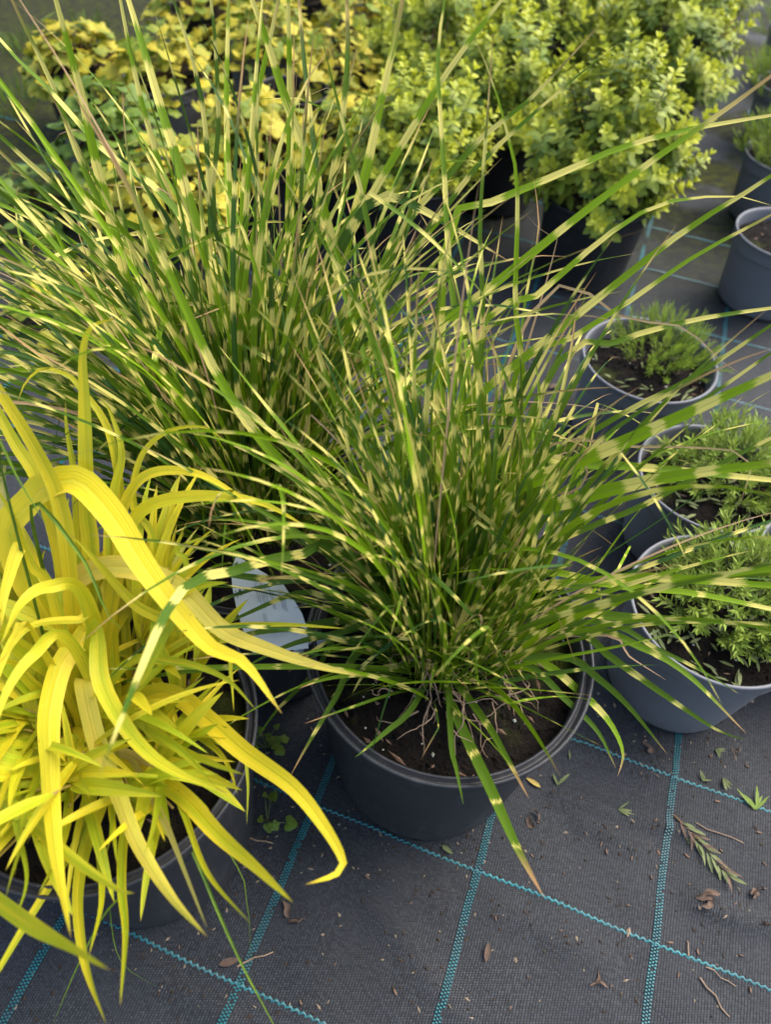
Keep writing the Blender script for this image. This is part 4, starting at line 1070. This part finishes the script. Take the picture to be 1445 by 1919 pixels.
# ------------------------------------------------------------------ litter on the fabric
def gz(p):
    u, v = to_grid(p); return ground_h(u, v)
def litter(px, kind, L, ang, label, cat, group=None, mat=None):
    L *= 0.8
    p = at_z(*px); root_loc = (p[0], p[1], gz(p) + 0.0006); mb = MB()
    if kind == 'chip':
        n = 6; a = ang; v = []
        w = L * U(0.22, 0.36); hh = U(0.0008, 0.002)
        for z, k in ((0, 1.0), (hh, 0.8)):
            for i in range(n):
                t = 2 * math.pi * i / n; v.append((L * .5 * math.cos(t) * k * U(.85, 1.1), w * .5 * math.sin(t) * k * U(.8, 1.15), z + U(0, .0004)))
        mb.add(v, [tuple(range(n - 1, -1, -1)), tuple(range(n, 2 * n))] + [(i, (i + 1) % n, n + (i + 1) % n, n + i) for i in range(n)])
        o = mb.build('wood_chip', mat or CHIP, None, False)
    elif kind == 'twig':
        pts = [(-L / 2, 0, 0.001)] + [(-L / 2 + L * t, rng.gauss(0, L * .03), 0.0012 + U(0, .001)) for t in (.25, .5, .75)] + [(L / 2, 0, 0.001)]
        r = U(0.0006, 0.0012); tube(mb, pts, r, r * 0.6, 6); o = mb.build('twig', mat or STRAW, None)
    elif kind == 'leaf':
        leaflet(mb, (-L / 2, 0, 0.002), (1, 0, 0.05), (0, 0, 1), L, L * U(0.3, 0.45), 0.5, U(-0.1, 0.1), (0, 0, .5, 0), 5); o = mb.build('fallen_leaf', mat or DEADLEAF, None)
    elif kind == 'curl':
        for _ in range(rng.randint(2, 3)):
            a = rng.gauss(0, 0.4) + (math.pi if U(0, 1) < .4 else 0); p0 = np.array([U(-.25, .25) * L, U(-.12, .12) * L, 0.002]); pp = [p0]
            for k in range(5):
                a += rng.gauss(0, .5); pp.append(pp[-1] + np.array([math.cos(a), math.sin(a), 0]) * L * U(.08, .15) + np.array([0, 0, U(-.0012, .0018)])); pp[-1][2] = max(0.0008, pp[-1][2])
            ribbon(mb, catmull(pp, 9), L * U(.10, .30), w_gold, UPV, rng.gauss(0, .5), rng.gauss(0, 1.2), 0.6, 0.5, 0.0, 0.3)
        o = mb.build('dry_leaf_scrap', mat or DEADLEAF, None)
    elif kind == 'sprig':
        tube(mb, [(-L / 2, 0, 0.002), (0, L * .04, 0.004), (L / 2, 0, 0.002)], 0.0012, 0.0006, 5)
        o = mb.build('cut_sprig', STEM, None); lv = 26
        for i in range(lv):
            t = 0.12 + 0.88 * i / lv; s = 1 if i % 2 else -1; q = MB(); a = s * U(0.2, 0.75)
            leaflet(q, (-L / 2 + L * t, 0.001 * s, 0.003 + U(0, .004)), (math.cos(a), math.sin(a), U(-.1, .25)), (0, 0, 1), L * U(.16, .28), L * U(.035, .055), 0.4, U(-.1, .25), (0, 0, .5, 0), 3)
            q.build('leaf', CLIP if U(0, 1) < 0.75 else DEADLEAF, o)
    elif kind == 'green':
        for _ in range(rng.randint(4, 8)):
            a = U(-0.9, 0.9); leaflet(mb, (-L * .35, U(-.05, .05) * L, 0.0015), (math.cos(a), math.sin(a), U(0.05, 0.4)), (0, 0, 1), L * U(.5, .9), L * U(.09, .17), 0.4, U(0.0, 0.3), (0, 0, .5, 0), 3)
        o = mb.build('green_clipping', mat or CLIP, None)
    o.location = root_loc; o.rotation_euler = (0, 0, ang)
    return tag(o, label, cat, group)
LG = 'small tan wood chips on the ground fabric'
for (x, y) in [(1200, 1451), (1230, 1540), (1188, 1605), (1141, 1597), (1226, 1643), (1129, 1585), (1374, 1694), (1317, 1767), (1309, 1783), (1261, 1765), (987, 1830), (1085, 1497), (1350, 1590),
               (1295, 1660), (1345, 1500), (1400, 1440), (1060, 1640), (1000, 1600), (1180, 1700), (1420, 1560), (1390, 1790), (1150, 1850), (1052, 1742), (770, 1690), (690, 1640), (632, 1805), (333, 1771), (560, 1880),
               (720, 1580), (1330, 1420), (1290, 1600), (1409, 1852), (960, 1890), (740, 1860), (1010, 1540), (1270, 1830), (930, 1720), (1432, 1620), (1100, 1560), (1240, 1600)]:
    litter((x + U(-4, 4), y + U(-4, 4)), 'chip', U(0.004, 0.011), U(0, 6.28), 'small tan wood chip lying on the ground fabric', 'wood chip', LG)
litter((913, 1785), 'leaf', 0.022, 1.4, 'brown oblong dry leaf alone on the fabric at the bottom centre', 'leaf')
litter((1000, 1467), 'leaf', 0.024, 2.6, 'yellow and red fallen leaf beside the near pot', 'leaf', mat=mat_simple('turning_leaf', (0.40, 0.36, 0.06), (0.36, 0.12, 0.05), 60, 0.5))
litter((838, 1592), 'leaf', 0.018, -0.6, 'pale green fallen leaf under the front of the near pot', 'leaf', mat=CLIP)
litter((1111, 1844), 'curl', 0.028, 0.4, 'curled brown leaf scrap at the bottom right of centre', 'leaf')
litter((1325, 1690), 'curl', 0.040, -0.4, 'dark shrivelled leaf scrap below the cut sprig', 'leaf')
litter((1418, 1672), 'curl', 0.026, 1.0, 'small brown leaf scrap at the right edge', 'leaf')
litter((1005, 1545), 'curl', 0.034, 1.0, 'frayed brown leaf scrap just right of the near pot', 'leaf')
litter((1350, 1560), 'twig', 0.07, -0.35, 'thin dry stalk above the cut sprig', 'twig')
litter((1216, 1405), 'curl', 0.030, 0.2, 'dry leaf scrap below the nearest right-hand pot', 'leaf')
litter((1375, 1415), 'curl', 0.026, 0.9, 'brown scrap right of the ribbon under the nearest herb pot', 'leaf')
litter((543, 1725), 'curl', 0.045, 0.7, 'cluster of brown dry leaf pieces left of the ribbon', 'leaf')
litter((429, 1803), 'leaf', 0.026, 0.3, 'broad brown dead leaf beside a twig at the bottom left', 'leaf')
litter((478, 1797), 'twig', 0.048, 0.42, 'pale twig crossing the teal ribbon at the bottom left', 'twig')
litter((482, 1576), 'twig', 0.045, -0.05, 'thin stick lying between the two front pots', 'twig')
litter((1341, 1868), 'twig', 0.050, -0.95, 'short thick tan twig in the bottom right corner', 'twig')
litter((1353, 1830), 'twig', 0.040, -0.50, 'thin pale stalk above the bottom right twig', 'twig')
litter((1291, 1777), 'twig', 0.018, 1.4, 'tiny upright-lying stalk right of the ribbon crossing', 'twig')
litter((1048, 1459), 'green', 0.030, 1.2, 'grey-green rosette scrap with brown base near the pot', 'clipping')
litter((1068, 1415), 'green', 0.020, 1.5, 'small green scrap below the near pot rim on the right', 'clipping')
litter((1168, 1516), 'green', 0.024, 0.3, 'green leaf scrap with a brown stalk in the middle of a fabric square', 'clipping')
litter((1414, 1500), 'green', 0.040, 1.4, 'bright green sprig piece on the teal thread at the right edge', 'clipping', mat=HERB)
litter((1362, 1467), 'green', 0.022, -0.9, 'narrow green clipping above the teal thread', 'clipping')
litter((1321, 1459), 'green', 0.018, 0.8, 'narrow green clipping just right of the ribbon crossing', 'clipping')
litter((1346, 1412), 'green', 0.018, -0.8, 'narrow green clipping under the nearest herb pot', 'clipping')
a_, b_ = at_z(1265, 1530), at_z(1364, 1643)
litter((1314, 1586), 'sprig', 0.105, math.atan2(b_[1] - a_[1], b_[0] - a_[0]), 'wilted grey-green cut sprig lying on the fabric at the right', 'sprig')
litter((1040, 725), 'leaf', 0.030, 0.5, 'pale brown fallen leaf behind the near grass', 'leaf')
litter((1125, 1070), 'leaf', 0.020, 0.5, 'small tan dead leaf between the near grass and the herb pot', 'leaf')
# seedling weeds between the two front pots
for (px, lab, n) in [((498, 1400), 'round-leaved weed seedling between the two front pots', 14), ((500, 1540), 'small round-leaved weed seedling in front of the first one', 7)]:
    p = at_z(*px); root = empty('weed_seedling', (p[0], p[1], 0.0)); tag(root, lab, 'weed')
    st = MB()
    for i in range(n):
        a = U(0, 6.28); q = U(0.004, 0.03); z = U(0.008, 0.035); o = link('leaf', GL[i % 5], root, (q * math.cos(a), q * math.sin(a), z))
        o.rotation_euler = (rng.gauss(0, .3), rng.gauss(.2, .3), a); s = U(0.18, 0.36); o.scale = (s, s, s)
        tube(st, [(0, 0, -0.002), (q * .6 * math.cos(a), q * .6 * math.sin(a), z * .7), (q * math.cos(a), q * math.sin(a), z)], 0.0007, 0.0004, 3)
    st.build('stems', CLIP, root)

# fine crumbs of compost trodden into the fabric, thickest round the pots and in the folds
mb = MB(); pots_ = [P_MAIN, P_GOLD, HP['r3'], HP['r2']]
for k in range(1500):
    c = U(0, 1)
    if c < 0.45:
        x, y, h, r = rng.choice(pots_); a = U(0, 6.283); q = r * 0.82 + abs(rng.gauss(0, 0.030)); p = np.array([x + q * math.cos(a), y + q * math.sin(a)])
    elif c < 0.60:
        f = rng.choice(FOLDS[:8]); t = U(-0.1, 1.1); g = f[0] + (f[1] - f[0]) * t + np.array([rng.gauss(0, 0.012), rng.gauss(0, 0.012)])
        p = np.array([GO[0] + cg * g[0] - sg * g[1], GO[1] + sg * g[0] + cg * g[1]])
    else:
        p = at_z(U(-40, 1500), U(1300, 1960))[:2]
    z = gz(p); blob(mb, (p[0], p[1], z + 0.0006), U(0.0005, 0.0019) * (1.5 if U(0, 1) < 0.08 else 1), (U(0.8, 2.2), 0.8, 0.6), 0.35)
    if k == 1100: MB_A = mb; mb = MB()
tag(MB_A.build('compost_crumbs', mat_simple('compost_crumb', (0.018, 0.013, 0.009), (0.075, 0.052, 0.034), 300, 0.9), None, False), 'fine dark compost crumbs strewn over the ground fabric', 'crumbs', kind='stuff')
tag(mb.build('straw_crumbs', mat_simple('straw_crumb', (0.14, 0.10, 0.06), (0.34, 0.27, 0.19), 300, 0.8), None, False), 'fine pale straw crumbs strewn over the ground fabric', 'crumbs', kind='stuff')
